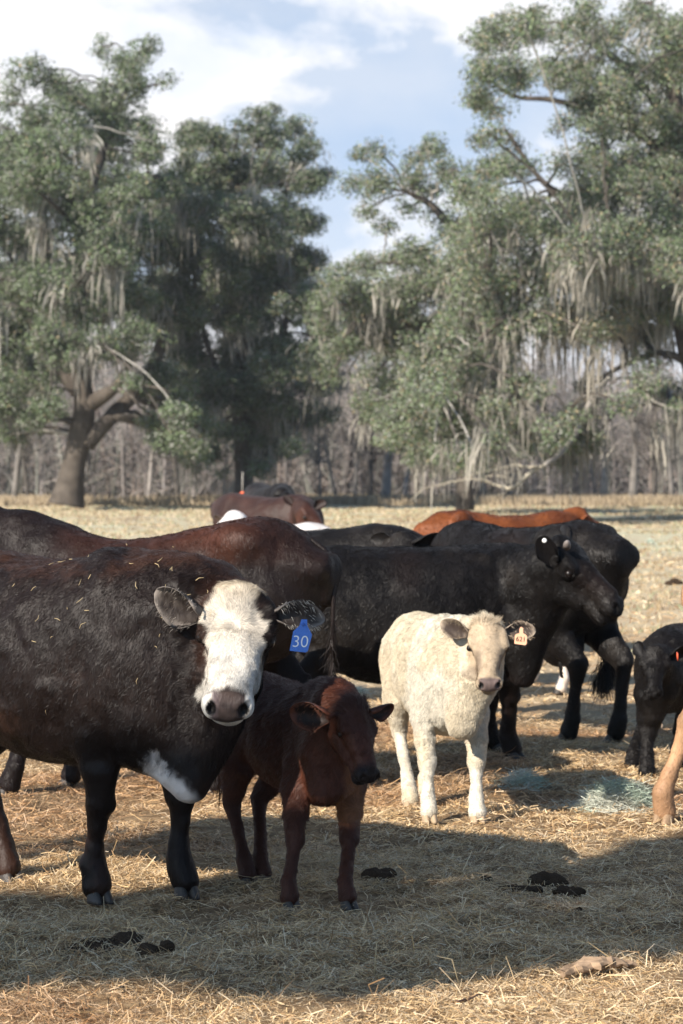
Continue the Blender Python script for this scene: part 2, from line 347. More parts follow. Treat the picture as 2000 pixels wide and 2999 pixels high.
# ------------------------------------------------------------------ animals
ADULT_ST = [(-.86, 1.20, 1.02, .05), (-.80, 1.25, .86, .13), (-.66, 1.31, .72, .215), (-.50, 1.335, .64, .26), (-.30, 1.30, .58, .285), (0, 1.275, .52, .345),
            (.25, 1.28, .50, .325), (.45, 1.325, .50, .265), (.60, 1.30, .56, .215), (.72, 1.22, .66, .15), (.80, 1.14, .78, .08)]
CALF_ST = [(-.80, 1.16, 1.00, .05), (-.74, 1.22, .84, .14), (-.60, 1.28, .74, .20), (-.45, 1.30, .70, .22), (-.25, 1.27, .66, .24), (0, 1.24, .60, .27),
           (.25, 1.25, .56, .26), (.45, 1.29, .54, .225), (.60, 1.27, .58, .19), (.72, 1.18, .66, .13), (.78, 1.1, .8, .07)]
class Beast:
    def __init__(s, name, origin, heading, scale, st, leg=1.0):
        s.name = name; s.o = np.array([origin[0], origin[1], float(ground_z(origin[1]))]); hd = nrm(np.array([heading[0], heading[1], 0.0]))
        s.R = np.stack([hd, np.cross([0, 0, 1], hd), [0, 0, 1.0]]); s.sc = scale; s.leg = leg
        s.body = [Loft(s.o, s.R, np.array(st) * scale)]; s.carve = []; s.hooves = []
    def W(s, x, y, z): return s.o + s.sc * (s.R[0] * x + s.R[1] * y + s.R[2] * z)
    def loc(s, p): return ((p - s.o) @ s.R.T) / s.sc
    def seg(s, a, b, r0, r1, up=None, k=0.04):
        f = lambda r: tuple(np.atleast_1d(r) * s.sc) if not np.isscalar(r) else r * s.sc
        s.body.append(Seg(s.W(*a), s.W(*b), f(r0), f(r1), s.R[0] if up is None else up, k * s.sc))
    def add_leg(s, front, side, foot=None, knee_fwd=0.0, toe=None):
        """side +1 = left.  foot = world ground position (x,y) or None"""
        if front:
            J = [(.50, .15, .98), (.45, .185, .66), (.50, .165, .37), (.49, .16, .14), (.515, .16, .055)]; fol = [0, .22, .6, .97, 1]
            Rr = [(.15, .085), (.105, .072), (.055, .052), (.044, .044), (.052, .050)]
        else:
            J = [(-.56, .15, 1.02), (-.42, .19, .72), (-.70, .165, .475), (-.66, .155, .14), (-.63, .155, .055)]; fol = [0, .22, .62, .97, 1]
            Rr = [(.20, .09), (.165, .085), (.065, .045), (.044, .042), (.052, .050)]
        J = [np.array([x, y * side, z]) for x, y, z in J]
        D = np.zeros(3)
        if foot is not None: D = s.loc(np.array([foot[0], foot[1], s.o[2]])) - J[-1]; D[2] = 0
        J = [j + D * f for j, f in zip(J, fol)]; J[2][0] += knee_fwd
        L_ = s.leg; wp = [s.W(*j) for j in J]
        ch = [Rr[0], Rr[1]] + [(a * L_, b * L_) for a, b in Rr[2:]]
        # limb segments: upper, lower, cannon (narrow), pastern
        def sg(a, b, ra, rb, k): s.body.append(Seg(a, b, (ra[1] * s.sc, ra[0] * s.sc), (rb[1] * s.sc, rb[0] * s.sc), s.R[0], k * s.sc))
        sg(wp[0], wp[1], ch[0], ch[1], .06)
        mid = wp[1] * .45 + wp[2] * .55; r_m = ((ch[1][0] * .35 + ch[2][0] * .65) * (1.0 if front else 0.9), (ch[1][1] * .4 + ch[2][1] * .6))
        sg(wp[1], mid, (ch[1][0] * .95, ch[1][1] * .95), r_m, .03); sg(mid, wp[2], r_m, ch[2], .02)
        cn = .70 * (ch[2][0] if front else ch[2][0] * .8); c1 = wp[2] * .62 + wp[3] * .38; c2 = wp[2] * .25 + wp[3] * .75
        sg(wp[2], c1, (ch[2][0] * .9, ch[2][1] * .9), (cn, cn * .9), .02); sg(c1, c2, (cn, cn * .9), (cn * .98, cn * .92), .01)
        sg(c2, wp[3], (cn, cn), ch[3], .015); sg(wp[3], wp[4], ch[3], ch[4], .012)
        if not front: sg(wp[2] - s.R[0] * .02 * s.sc, wp[2] + np.array([0, 0, .09 * s.sc]) - s.R[0] * .015 * s.sc, (.022, .02), (.012, .014), .02)
        s.hooves.append((wp[4], toe))
    def set_head(s, poll, fwd, up, hs, mouth=True, hy=1.0, hz=1.0, mw=1.0):
        s.sv = np.array([1.0, hy, hz])
        f = nrm(fwd); u = nrm(np.asarray(up, float) - f * np.dot(up, f)); s.HR = np.stack([f, np.cross(u, f), u]); s.ho = np.asarray(poll, float); s.hs = hs
        H = lambda x, y, z: s.ho + hs * (s.HR[0] * x + s.HR[1] * y * hy + s.HR[2] * z * hz)
        s.H = H
        def E(c, r, k=.02): s.body.append(Ell(H(*c), s.HR, np.array(r) * hs * s.sv, k * hs))
        def S(a, b, r0, r1, k=.02): s.body.append(Seg(H(*a), H(*b), tuple(np.array(r0) * hs * s.sv[1:]), tuple(np.array(r1) * hs * s.sv[1:]), s.HR[2], k * hs))
        E((.08, 0, -.105), (.12, .105, .105), .03)
        S((.06, 0, -.075), (.20, 0, -.075), (.085, .07), (.095, .07), .03)
        S((.19, 0, -.08), (.40, 0, -.070), (.086 * (.5 + .5 * mw), .065), (.056 * mw, .052), .03)
        for q in (1, -1):
            S((.06, q * .085, -.05), (.16, q * .098, -.060), (.03, .03), (.030, .030), .03)      # orbit ridge
            S((.11, q * .05, -.19), (.30, q * .035 * mw ** 2, -.165), (.045, .075), (.035 * mw, .05), .04)       # jaw, cheek
            E((.452, q * .050, -.082), (.038, .030, .038), .02)                                   # nostril wing
            E((.155, q * .098, -.085), (.04, .026, .034), .014)
        S((.30, 0, -.15), (.440, 0, -.168), (.055 * mw, .045), (.050 * mw, .036), .015)
        S((.38, 0, -.090), (.450, 0, -.098), (.060 * mw, .052), (.076 * mw, .052), .025)
        E((.02, 0, -.03), (.06, .075, .045), .03)                                                 # poll
        C = lambda c, r, k=.006: s.carve.append(Ell(H(*c), s.HR, np.array(r) * hs * s.sv, k * hs))
        for q in (1, -1):
            C((.490, q * .052, -.070), (.026, .015, .022), .008)
            C((.472, q * .066, -.056), (.020, .013, .012), .008)
            C((.170, q * .132, -.080), (.033, .020, .022), .006)
        if mouth: C((.475, 0, -.140), (.055, .075, .0045), .006)
    def to_head(s, p): return ((p - s.ho) @ s.HR.T) / s.hs / s.sv
    def neck(s, pts, k=.06):
        """pts: world points with (w,h) radii"""
        for (a, ra), (b, rb) in zip(pts[:-1], pts[1:]): s.body.append(Seg(a, b, ra, rb, (0, 0, 1), k * s.sc))
def ear_mesh(base, d, opn, length, width, cup=0.35, n=14, m=10, droop=0.0, thick=0.006):
    """cupped leaf: base point, outward direction, direction the hollow faces"""
    d = nrm(d); opn = nrm(np.asarray(opn, float) - d * np.dot(opn, d)); sd = np.cross(d, opn)
    S, T = np.meshgrid(np.linspace(0, 1, n), np.linspace(-1, 1, m), indexing='ij')
    wv = width * (0.42 + 0.58 * np.sin(np.clip(S * 1.55, 0, 1) * math.pi / 2)) * np.sqrt(np.clip(1 - np.clip((S - .38) / .63, 0, 1) ** 1.9, 0.0, 1)); wv = np.maximum(wv, 0.004)
    curl = 1.9 * (1 - S) ** 1.4 + 0.75
    ang = T * np.clip(curl, 0, 2.6); rad = wv / np.maximum(np.sin(np.minimum(curl, 1.5)), .4)
    Yc = rad * np.sin(ang); Zc = rad * (1 - np.cos(ang)) * cup * 2
    sag = -droop * S ** 2 * length
    def pt(off): return base + (S * length)[..., None] * d + Yc[..., None] * sd + (Zc + off)[..., None] * opn + sag[..., None] * np.array([0, 0, 1.0])
    A = pt(0).reshape(-1, 3); B = pt(-thick).reshape(-1, 3)
    i, j = np.meshgrid(np.arange(n - 1), np.arange(m - 1), indexing='ij'); i = i.ravel(); j = j.ravel()
    q = np.stack([i * m + j, (i + 1) * m + j, (i + 1) * m + j + 1, i * m + j + 1], 1)
    q2 = q[:, ::-1] + n * m
    rim = []
    ring = [(a, 0) for a in range(n)] + [(n - 1, b) for b in range(1, m)] + [(a, m - 1) for a in range(n - 2, -1, -1)]
    r = [a * m + b for a, b in ring]
    for x, y in zip(r[:-1], r[1:]): rim.append([y, x, x + n * m, y + n * m])
    return np.concatenate([A, B]), np.concatenate([q, q2, np.array(rim)]), A, d, opn, (S.ravel(), T.ravel())
def hoof_mesh(acc, top, fwd, sc):
    fwd = nrm(np.array([fwd[0], fwd[1], 0.0])); sd = np.cross([0, 0, 1], fwd); gz = top[2] - .070 * sc
    for q in (1, -1):
        rings = []
        for z, L0, Wd, sh in ((0, .068, .029, .030), (.015, .066, .029, .026), (.04, .055, .027, .014), (.072, .040, .024, 0.0)):
            a = np.linspace(0, 2 * math.pi, 14, endpoint=False)
            x = np.cos(a) * L0 * .8; y = np.sin(a) * Wd * (1 - .25 * np.clip(np.cos(a), 0, 1) ** 2)
            x = np.where(np.cos(a) > 0, x * 1.15, x * .75)
            rings.append(np.array([top[0], top[1], gz + z * sc]) + sc * ((x + sh)[:, None] * fwd + (y + q * .024 + q * sh * .1)[:, None] * sd))
        V = np.concatenate(rings + [rings[-1].mean(0, keepdims=True), rings[0].mean(0, keepdims=True)]); n = 14; Q = []
        a = np.arange(n); b = (a + 1) % n
        for i in range(3): Q.append(np.stack([i * n + a, i * n + b, (i + 1) * n + b, (i + 1) * n + a], 1))
        T = np.concatenate([np.stack([3 * n + a, 3 * n + b, np.full(n, 4 * n)], 1), np.stack([b, a, np.full(n, 4 * n + 1)], 1)])
        acc.add(V, np.concatenate(Q), T)
def sphere(c, r, n=12, m=8):
    a = np.linspace(0, 2 * math.pi, n, endpoint=False); V = [np.asarray(c) + [0, 0, r]]
    for i in range(1, m):
        t = math.pi * i / m; V += [np.asarray(c) + r * np.array([math.sin(t) * math.cos(x), math.sin(t) * math.sin(x), math.cos(t)]) for x in a]
    V.append(np.asarray(c) - [0, 0, r]); V = np.array(V); Q = []; T = []
    for i in range(m - 2):
        for j in range(n): Q.append([1 + i * n + j, 1 + (i + 1) * n + j, 1 + (i + 1) * n + (j + 1) % n, 1 + i * n + (j + 1) % n])
    for j in range(n): T.append([0, 1 + j, 1 + (j + 1) % n]); T.append([len(V) - 1, 1 + (m - 2) * n + (j + 1) % n, 1 + (m - 2) * n + j])
    return V, np.array(Q), np.array(T)

def finish(B, label, cat, h, color, fur=None, ears=None, ear_col=None, eyes=True, group=None, seed=1, noise_amp=.006, eye_r=.023, ear_hair=0, hoof_mat=None, tail=None, fur_mat=None):
    """turn the fields into one body mesh with hooves, eyes, ears and coat as parts"""
    rng = np.random.default_rng(seed)
    root = empty(B.name, tuple(B.o)); tag(root, label, cat, group)
    amp = noise_amp * B.sc
    nf = lambda p: amp * vnoise(p, .11 * B.sc, seed) + amp * .45 * vnoise(p, .045 * B.sc, seed + 5)
    V, Q = polygonise(B.body, B.carve, h, nf)
    keepq = V[Q].min(1)[:, 2] > B.o[2] + 0.015 * 0; Q = Q[keepq]
    Nn = vert_normals(V, Q); C = color(V)
    bodies = Acc(); bodies.add(V, Q, None, C)
    E = []
    for e in (ears or []):
        Ve, Qe, A, d, opn, st = ear_mesh(**e); ec = ear_col if ear_col is not None else color(Ve)
        Nh = len(Ve) // 2; cc = np.tile(np.asarray(ec[0] if isinstance(ec, tuple) else ec, float), (len(Ve), 1)) if ear_col is not None else ec
        if isinstance(ec, tuple) and len(ec) > 2:
            rim = np.clip(sstep(.50, .95, np.abs(st[1])) + sstep(.78, .95, st[0]) + .5 * vnoise(Ve[:Nh], .012, 5), 0, 1)[:, None]; cc[:Nh] = cc[:Nh] * (1 - rim) + ec[2] * rim
        if isinstance(ec, tuple): cc[Nh:] = ec[1]
        bodies.add(Ve, Qe, None, cc); E.append((Ve, Qe, A, d, opn, st, e))
    bodies.build('body', M_HIDE, root)
    if eyes and hasattr(B, 'H'):
        for q in (1, -1):
            ce = B.H(.170, q * .113, -.080); a = Acc(); Vs, Qs, Ts = sphere(ce, eye_r * B.hs); a.add(Vs, Qs, Ts); a.build('eye', M_EYE, root)
    for top, toe in B.hooves:
        a = Acc(); hoof_mesh(a, top, B.R[0] if toe is None else toe, B.sc * min(max(B.leg, .9), 1.1) * .86); a.build('hoof', hoof_mat or M_HOOF, root)
    if tail is not None:
        path, rad, switch, tcol = tail
        a = Acc(); path = np.array(path)
        tt = np.linspace(0, 1, 24); ii = np.linspace(0, 1, len(path)); pp = np.stack([np.interp(tt, ii, path[:, c]) for c in range(3)], 1)
        ker = np.array([.25, .5, .25])
        for _ in range(4): pp[1:-1] = .25 * pp[:-2] + .5 * pp[1:-1] + .25 * pp[2:]
        Vt, Qt, Tt = tube(pp, np.linspace(rad, rad * .45, 24), 8); a.add(Vt, Qt, Tt, np.tile(tcol, (len(Vt), 1)))
        to = a.build('tail', M_HIDE, root)
        if switch:
            n = switch[0]; ln, wd = switch[1], switch[2]
            t = rng.random(n); i0 = (15 + t * 8).astype(int); r0 = pp[i0] + rng.standard_normal((n, 3)) * wd * .25
            d = nrm(np.array([0, 0, -1.0]) + rng.standard_normal((n, 3)) * .16 + (r0 - pp[i0]) * 4)
            sd = nrm(np.cross(d, rng.standard_normal((n, 3))))
            Vb, Qb, Tb, Cb = blades(r0, d, sd, rng.uniform(.5, 1, n) * ln, np.full(n, .004), np.tile(tcol, (n, 1)) * rng.uniform(.7, 1.4, (n, 1)), rng.standard_normal((n, 3)) * .02)
            a = Acc(); a.add(Vb, Qb, Tb, Cb); a.build('tail_switch', M_FUR, to)
    if fur:
        acc = Acc()
        for f in fur:
            f = dict(f); 
            ne = None
            if hasattr(B, 'H'):
                es = [B.H(.170, q * .122, -.080) for q in (1, -1)]; ne = lambda p: np.min([np.linalg.norm(p - e, axis=1) for e in es], 0) > .027 * B.hs
            r = grow_fur(rng, V, Q, Nn, color=f.pop('color', color), near_eye=ne, **f)
            if r: acc.add(*r)
        if ear_hair:
            for (Ve, Qe, A, d, opn, st, e), hair in zip(E, ear_hair):
                if not hair: continue
                n, ln, colr, lift = hair; s_, t_ = st
                pick = np.where((s_ > .12) & (s_ < .92))[0]; wp_ = np.abs(t_[pick]) ** 1.2 + .25; ii = rng.choice(pick, n, p=wp_ / wp_.sum())
                r0 = A[ii] + rng.standard_normal((n, 3)) * .005
                dd = nrm(d * rng.uniform(.35, .8, (n, 1)) - np.array([0, 0, 1]) * rng.uniform(.3, .9, (n, 1)) + opn * lift + rng.standard_normal((n, 3)) * .10)
                sd = nrm(np.cross(dd, opn)); cj = np.array(colr)[rng.integers(0, len(colr), n)] * rng.uniform(.8, 1.2, (n, 1))
                acc.add(*blades(r0, dd, sd, rng.uniform(.5, 1.1, n) * ln, np.full(n, .0014), cj, rng.standard_normal((n, 3)) * ln * .15 - np.array([0, 0, ln * .2])))
        fo = acc.build('coat', fur_mat or M_FUR, root); fo['label'] = 'short hairs of the coat'
    return root, V, Q, Nn
BLACK = np.array([.0068, .0056, .0051]); SOOT = np.array([.022, .015, .012])
def flow_body(B):
    def f(p, n):
        g = np.tile(-B.R[0] * .55 + np.array([0, 0, -.8]), (len(p), 1))
        if hasattr(B, 'H'):
            q = B.to_head(p); wgt = sstep(.10, .0, np.maximum(np.abs(q[:, 1]) - .15, 0)) * sstep(-.02, .05, q[:, 0]) * sstep(-.34, -.28, q[:, 2]) * sstep(.62, .55, q[:, 0])
            # whorl on the forehead: hair runs away from it towards nose, sides and poll
            wh = np.stack([q[:, 0] - .17, q[:, 1] * 1.0, np.zeros(len(q))], 1); rad = wh @ np.array([B.HR[0], B.HR[1], B.HR[2]])
            down = nrm(rad + B.HR[0] * .02); g = g * (1 - wgt[:, None]) + down * wgt[:, None]
        return g
    return f
if not PARTIAL or 'cows' in PARTIAL:
    # ---------------- the white-faced cow in front
    B = Beast('cow', (-1.13, 9.36), (.78, -.62), 1.0, [(-.86, 1.20, 1.02, .05), (-.80, 1.25, .86, .13), (-.66, 1.31, .72, .215), (-.50, 1.325, .62, .27), (-.30, 1.29, .55, .31),
              (0, 1.265, .50, .36), (.25, 1.27, .49, .345), (.45, 1.30, .50, .29), (.62, 1.285, .47, .25), (.74, 1.22, .50, .19), (.84, 1.12, .60, .10)], leg=1.02)
    fr = G(222, 2068); fl = G(424, 2058); hl = G(18, 2025)
    B.add_leg(True, -1, fr[:2], toe=(.5, -.86)); B.add_leg(True, 1, fl[:2], toe=(.35, -.93)); B.add_leg(False, 1, hl[:2], toe=(.6, -.8)); B.add_leg(False, -1)
    pollF = P(550, 1352, 8.76); up_f = np.array([.04, -.86, .46])
    B.set_head(pollF, (-.060, -.635, -.77), up_f, .985, hy=1.09, hz=1.08, mw=1.20)
    # neck: from the withers down and across to the poll
    sh = B.W(.50, .02, .92); mid = (sh + pollF) / 2 + np.array([.02, .05, -.06])
    B.neck([(sh, (.21, .33)), (P(470, 1450, 8.95), (.165, .25)), (P(548, 1420, 8.88), (.125, .15))])
    B.body.append(Seg(B.W(.35, 0, 1.17), P(500, 1345, 8.95), (.13, .12), (.10, .085), (0, 0, 1), .08))        # crest
    # brisket and dewlap
    B.body.append(Seg(P(390, 1690, 8.95), P(436, 1812, 8.83), (.10, .13), (.045, .05), (.8, -.6, 0), .07))
    B.body.append(Seg(P(500, 1560, 8.86), P(440, 1790, 8.82), (.085, .16), (.035, .07), (1, 0, 0), .08))
    B.body.append(Seg(P(345, 1700, 9.0), P(425, 1808, 8.85), (.05, .05), (.035, .035), (.8, -.6, 0), .05))
    BF = B
    def colF(p):
        q = B.to_head(p); l = B.loc(p); n = vnoise(p, .05, 3) * .5 + vnoise(p, .016, 4) * .5
        c = np.tile(BLACK * np.array([1.45, 1.0, .85]), (len(p), 1))
        br = sstep(.15, .8, vnoise(p, .22, 8) + .35 * n + sstep(1.12, 1.30, l[:, 2]) * .9 + sstep(.62, .5, l[:, 2]) * 0); c = c + br[:, None] * (np.array([.05, .022, .013]) - c) * .55
        inh = (q[:, 0] > -.08) & (q[:, 0] < .62) & (np.abs(q[:, 1]) < .2) & (q[:, 2] > -.30) & (q[:, 2] < .12)
        # white mask of the face
        wlim = .066 + .046 * sstep(.0, .13, q[:, 0]) + .012 * n
        side = np.abs(q[:, 1]) - wlim
        wm = sstep(.012, -.012, side + .02 * n) * sstep(-.045, -.02, q[:, 0] + .02 * n)
        wm *= sstep(-.205, -.175, q[:, 2] + .03 * n + sstep(.2, .4, q[:, 0]) * .05) * (np.abs(q[:, 1]) < .15)
        low = sstep(.24, .30, q[:, 0] + .03 * n); wm = np.maximum(wm, low * sstep(-.235, -.205, q[:, 2] + .02 * n) * (np.abs(q[:, 1]) < .118) * (q[:, 0] < .56))
        # black patch on the brow at her left and dark patch under her right eye
        e1 = np.minimum(np.sqrt(((q[:, 0] - .150) / .055) ** 2 + ((q[:, 1] - .128) / .040) ** 2) + .25 * n, 9); wm *= sstep(.8, 1.15, e1); e1 = np.sqrt(((q[:, 0] - .075) / .062) ** 2 + ((q[:, 1] - .100) / .052) ** 2) + .30 * n; wm *= sstep(.8, 1.15, e1)
        e2 = np.sqrt(((q[:, 0] - .235) / .075) ** 2 + ((q[:, 1] + .120) / .036) ** 2) + .25 * n; wm *= sstep(.8, 1.15, e2)
        e3 = np.sqrt(((q[:, 0] - .172) / .034) ** 2 + ((np.abs(q[:, 1]) - .122) / .036) ** 2); wm *= sstep(.9, 1.2, e3 + .2 * n)
        wm = wm * inh
        wc = np.array([.56, .50, .415]) * (1 + .16 * n[:, None]) * (1 + .14 * vnoise(p, .045, 51)[:, None]); wc = wc + sstep(.16, .3, q[:, 0])[:, None] * np.array([.06, .08, .10]) - sstep(.10, -.02, q[:, 0])[:, None] * np.array([.02, .05, .09])
        c = c + wm[:, None] * (wc - c)
        # nose pad, lips, nostrils
        nose = sstep(.440, .462, q[:, 0] + .012 * n + .5 * np.clip(q[:, 2] + .1, -1, .06)) * sstep(.062, .048, np.abs(q[:, 1]) + .01 * n) * sstep(-.142, -.128, q[:, 2]) * inh
        pink = np.array([.055, .039, .034]) * (1 + .5 * vnoise(p, .02, 21))[:, None]
        pink = pink + sstep(.02, .05, np.abs(q[:, 1]))[:, None] * np.array([.05, .04, .045]) * sstep(-.02, .03, -q[:, 1])[:, None]
        c = c + nose[:, None] * (pink - c)
        nos = np.minimum(np.sqrt(((q[:, 0] - .487) / .034) ** 2 + ((np.abs(q[:, 1]) - .055) / .019) ** 2 + ((q[:, 2] + .068) / .028) ** 2), 9)
        c = c + (sstep(1.15, .8, nos) * inh)[:, None] * (np.array([.006, .005, .005]) - c)
        lip = sstep(.010, .004, np.abs(q[:, 2] + .140)) * sstep(.40, .43, q[:, 0]) * inh; c = c + lip[:, None] * (np.array([.012, .008, .007]) - c)
        # white blaze under the chest, cream belly patch
        px = CU + p[:, 0] / p[:, 1] * F_PX; low_ = l[:, 2]
        d0 = nrm(P(436, 1850, 8.85) - P(335, 1690, 9.0)); rel = p - P(335, 1690, 9.0); tt = rel @ d0; off = rel - tt[:, None] * d0
        st = sstep(.085, .055, np.linalg.norm(off * [1, .35, 1], axis=1) + .02 * n + .10 * sstep(.10, .0, off[:, 0] + .05 * 0) * 0) * sstep(-.06, .0, tt) * sstep(.0, .03, l[:, 0] - .45) * (np.abs(l[:, 1]) < .16)
        st *= sstep(.04, -.01, off[:, 0] - .005 * n)
        c = c + st[:, None] * (np.array([.62, .55, .50]) - c)
        bel = sstep(.54, .50, low_ + .02 * n) * (low_ > .43) * (np.abs(l[:, 1]) < .10) * sstep(.16, .2, l[:, 0]) * sstep(.45, .38, l[:, 0]) * (np.abs(l[:, 1]) < .2); c = c + bel[:, None] * (np.array([.5, .42, .32]) - c)
        return c
    lenF = lambda p: np.where((B.to_head(p)[:, 0] < .17) & (B.to_head(p)[:, 0] > -.15) & (B.to_head(p)[:, 2] > -.25) & (np.abs(B.to_head(p)[:, 1]) < .2), .025,
                     np.where((B.to_head(p)[:, 0] > -.05) & (B.to_head(p)[:, 2] > -.3) & (np.abs(B.to_head(p)[:, 1]) < .16), .013, .019)) * np.where(B.loc(p)[:, 2] < .5, .4, 1) * np.where((B.to_head(p)[:, 0] > .43) & (B.to_head(p)[:, 2] > -.3) & (np.abs(B.to_head(p)[:, 1]) < .2), .35, 1)
    def keepF(p, n):
        q = B.to_head(p); nz = (q[:, 0] > .440) & (np.abs(q[:, 1]) < .078) & (q[:, 2] > -.135) & (q[:, 2] < .1)
        return np.where(nz, 0.0, 1.0)
    def kh(p, n):
        q = B.to_head(p); return keepF(p, n) * ((q[:, 0] > -.08) & (q[:, 0] < .55) & (np.abs(q[:, 1]) < .2) & (q[:, 2] > -.32) & (q[:, 2] < .15))
    eb = lambda q: B.H(.035, q * .085, -.075)
    earsF = [dict(base=P(460, 1404, 8.76), d=(-.84, -.14, .40), opn=(-.15, -.90, -.40), length=.180, width=.072, cup=.55),
             dict(base=P(633, 1412, 8.76), d=(.95, -.04, .16), opn=(.1, -.95, -.05), length=.180, width=.056, cup=.4, droop=.22)]
    WH = [(.62, .56, .46), (.5, .46, .4), (.10, .09, .085)]; DK = [(.16, .13, .11), (.05, .04, .035), (.45, .40, .34), (.02, .017, .015)]
    rootF, VF, QF, NF = finish(B, 'black cow with a white face and blue ear tag, standing nearest at the left', 'cow', .0075, colF, seed=3, noise_amp=.010, tail=([B.W(-.80, 0, 1.2), B.W(-.93, 0, 1.12), B.W(-.95, 0, .8), B.W(-.93, .02, .45)], .03, (600, .3, .08), BLACK),
        fur=[dict(flow=flow_body(B), length=lenF, density=38000, width=.0018, lift=.18, clump=.38, keep=lambda p, n: 1 - kh(p, n)), dict(flow=flow_body(B), length=lenF, density=420000, width=.0015, lift=.22, clump=.34, keep=kh)],
        ears=earsF, ear_col=(np.array([.030, .023, .020]), BLACK * 1.8, np.array([.19, .165, .145])), ear_hair=[(260, .017, DK, .10), (190, .017, WH, .08)])
    # ---------------- white calf
    B = Beast('calf', (.445, 11.70), (.19, -.98), .715, [(x, zt * (1.0), zb * .98, w_ * 1.02) for x, zt, zb, w_ in CALF_ST], leg=1.13)
    a1, a2, a3, a4 = G(985, 1885), G(1096, 1885), G(942, 1852), G(968, 1822)
    B.add_leg(True, -1, a1[:2]); B.add_leg(True, 1, a2[:2]); B.add_leg(False, -1, a3[:2]); B.add_leg(False, 1, (a4[0] + .02, 12.0))
    pw = P(1120, 1425, 11.02); B.set_head(pw, (.0, -.62, -.80), (0, -.80, .6), .665, hy=1.12, hz=1.08)
    B.neck([(B.W(.42, 0, .98), (.15, .24)), (P(1092, 1500, 11.20), (.115, .165)), (P(1118, 1468, 11.10), (.085, .10))], .07)
    B.body.append(Seg(P(1085, 1560, 11.13), P(1062, 1665, 11.12), (.085, .12), (.06, .07), (1, 0, 0), .08))
    BW = B
    def colW(p, B=B):
        q = B.to_head(p); l = B.loc(p); n = vnoise(p, .07, 3) * .5 + vnoise(p, .02, 4) * .5
        c = np.tile(np.array([.60, .52, .385]), (len(p), 1)) * (1 + .10 * n[:, None])
        y = sstep(-.2, .5, vnoise(p, .16, 33) + .3 * n); c += y[:, None] * np.array([.05, .08, .11])
        inh = (q[:, 0] > -.06) & (q[:, 0] < .62) & (np.abs(q[:, 1]) < .16) & (q[:, 2] > -.25) & (q[:, 2] < .12)
        g = inh * sstep(-.02, .05, q[:, 0]) * sstep(.135, .11, np.abs(q[:, 1])) * sstep(-.24, -.17, q[:, 2]); c = c + g[:, None] * (np.array([.42, .32, .215]) * (1 + .15 * n[:, None]) - c) * .9
        dk = inh * sstep(.2, .27, q[:, 0]) * sstep(.42, .34, q[:, 0]) * sstep(.03, .06, np.abs(q[:, 1])); c = c + dk[:, None] * (np.array([.20, .15, .11]) - c) * .7
        nose = inh * sstep(.44, .46, q[:, 0] + .2 * np.clip(q[:, 2] + .1, -1, .05)) * sstep(.075, .06, np.abs(q[:, 1])) * sstep(-.142, -.13, q[:, 2]); c = c + nose[:, None] * (np.array([.15, .11, .10]) - c)
        nos = np.sqrt(((q[:, 0] - .487) / .030) ** 2 + ((np.abs(q[:, 1]) - .054) / .018) ** 2 + ((q[:, 2] + .068) / .026) ** 2); c = c + (sstep(1.15, .8, nos) * inh)[:, None] * (.012 - c)
        lip = sstep(.010, .004, np.abs(q[:, 2] + .140)) * sstep(.40, .43, q[:, 0]) * inh; c = c + lip[:, None] * (np.array([.03, .02, .018]) - c)
        ey = inh * sstep(1.4, .9, np.sqrt(((q[:, 0] - .170) / .036) ** 2 + ((q[:, 2] + .080) / .028) ** 2)) * (np.abs(q[:, 1]) > .085); c = c + ey[:, None] * (np.array([.06, .045, .035]) - c)
        # mud on the flank and knee
        for (uu, vv, YY, r) in ((965, 1655, 11.4, .05), (1005, 1818, 11.15, .045)):
            dd = np.linalg.norm((p - P(uu, vv, YY)) * [1, .4, 1], axis=1); c = c + (sstep(1, .3, dd / r + .5 * n) * .6)[:, None] * (np.array([.28, .2, .12]) - c)
        return c
    lenW = lambda p, B=B: np.where((B.to_head(p)[:, 0] > .04) & (B.to_head(p)[:, 2] > -.26) & (np.abs(B.to_head(p)[:, 1]) < .16), .008, np.where((B.to_head(p)[:, 0] < .04) & (B.to_head(p)[:, 0] > -.1) & (np.abs(B.to_head(p)[:, 1]) < .12) & (B.to_head(p)[:, 2] > -.1), .045, .017)) * np.where(B.loc(p)[:, 2] < .5, .55, 1)
    kw = lambda p, n, B=B: np.where((B.to_head(p)[:, 0] > .45) & (np.abs(B.to_head(p)[:, 1]) < .066) & (B.to_head(p)[:, 2] > -.135) & (B.to_head(p)[:, 2] < .1), 0, 1)
    earsW = [dict(base=P(1074, 1456, 11.07), d=(-.84, .05, .36), opn=(.0, -.97, -.1), length=.135, width=.047, cup=.4),
             dict(base=P(1160, 1452, 11.05), d=(.96, .0, .06), opn=(0, -.97, .2), length=.140, width=.046, cup=.35)]
    finish(B, 'white shaggy calf with orange ear tag, facing the camera on lit hay', 'calf', .0062, colW, seed=5, noise_amp=.006, eye_r=.022,
        fur=[dict(flow=flow_body(B), length=lenW, density=130000, width=.0020, lift=.30, clump=.75, keep=kw)], fur_mat=M_FURW,
        ears=earsW, ear_col=(np.array([.060, .044, .036]), np.array([.34, .26, .19]), np.array([.30, .24, .18])), ear_hair=[(140, .012, [(.3, .24, .16), (.12, .09, .06)], .1), (200, .012, [(.5, .4, .3), (.3, .22, .15)], .1)],
        hoof_mat=mat_flat('pale_hoof', (.38, .28, .18), .5, .3, .25, 30, .4), tail=([B.W(-.74, 0, 1.16), B.W(-.80, 0, 1.08), B.W(-.82, 0, .7)], .018, (300, .2, .06), np.array([.5, .42, .3])))
    # ---------------- red-brown calf in the shade
    RB = np.array([.080, .026, .014])
    B = Beast('calf', (-.20, 9.45), (.50, -.86), .625, CALF_ST, leg=1.12)
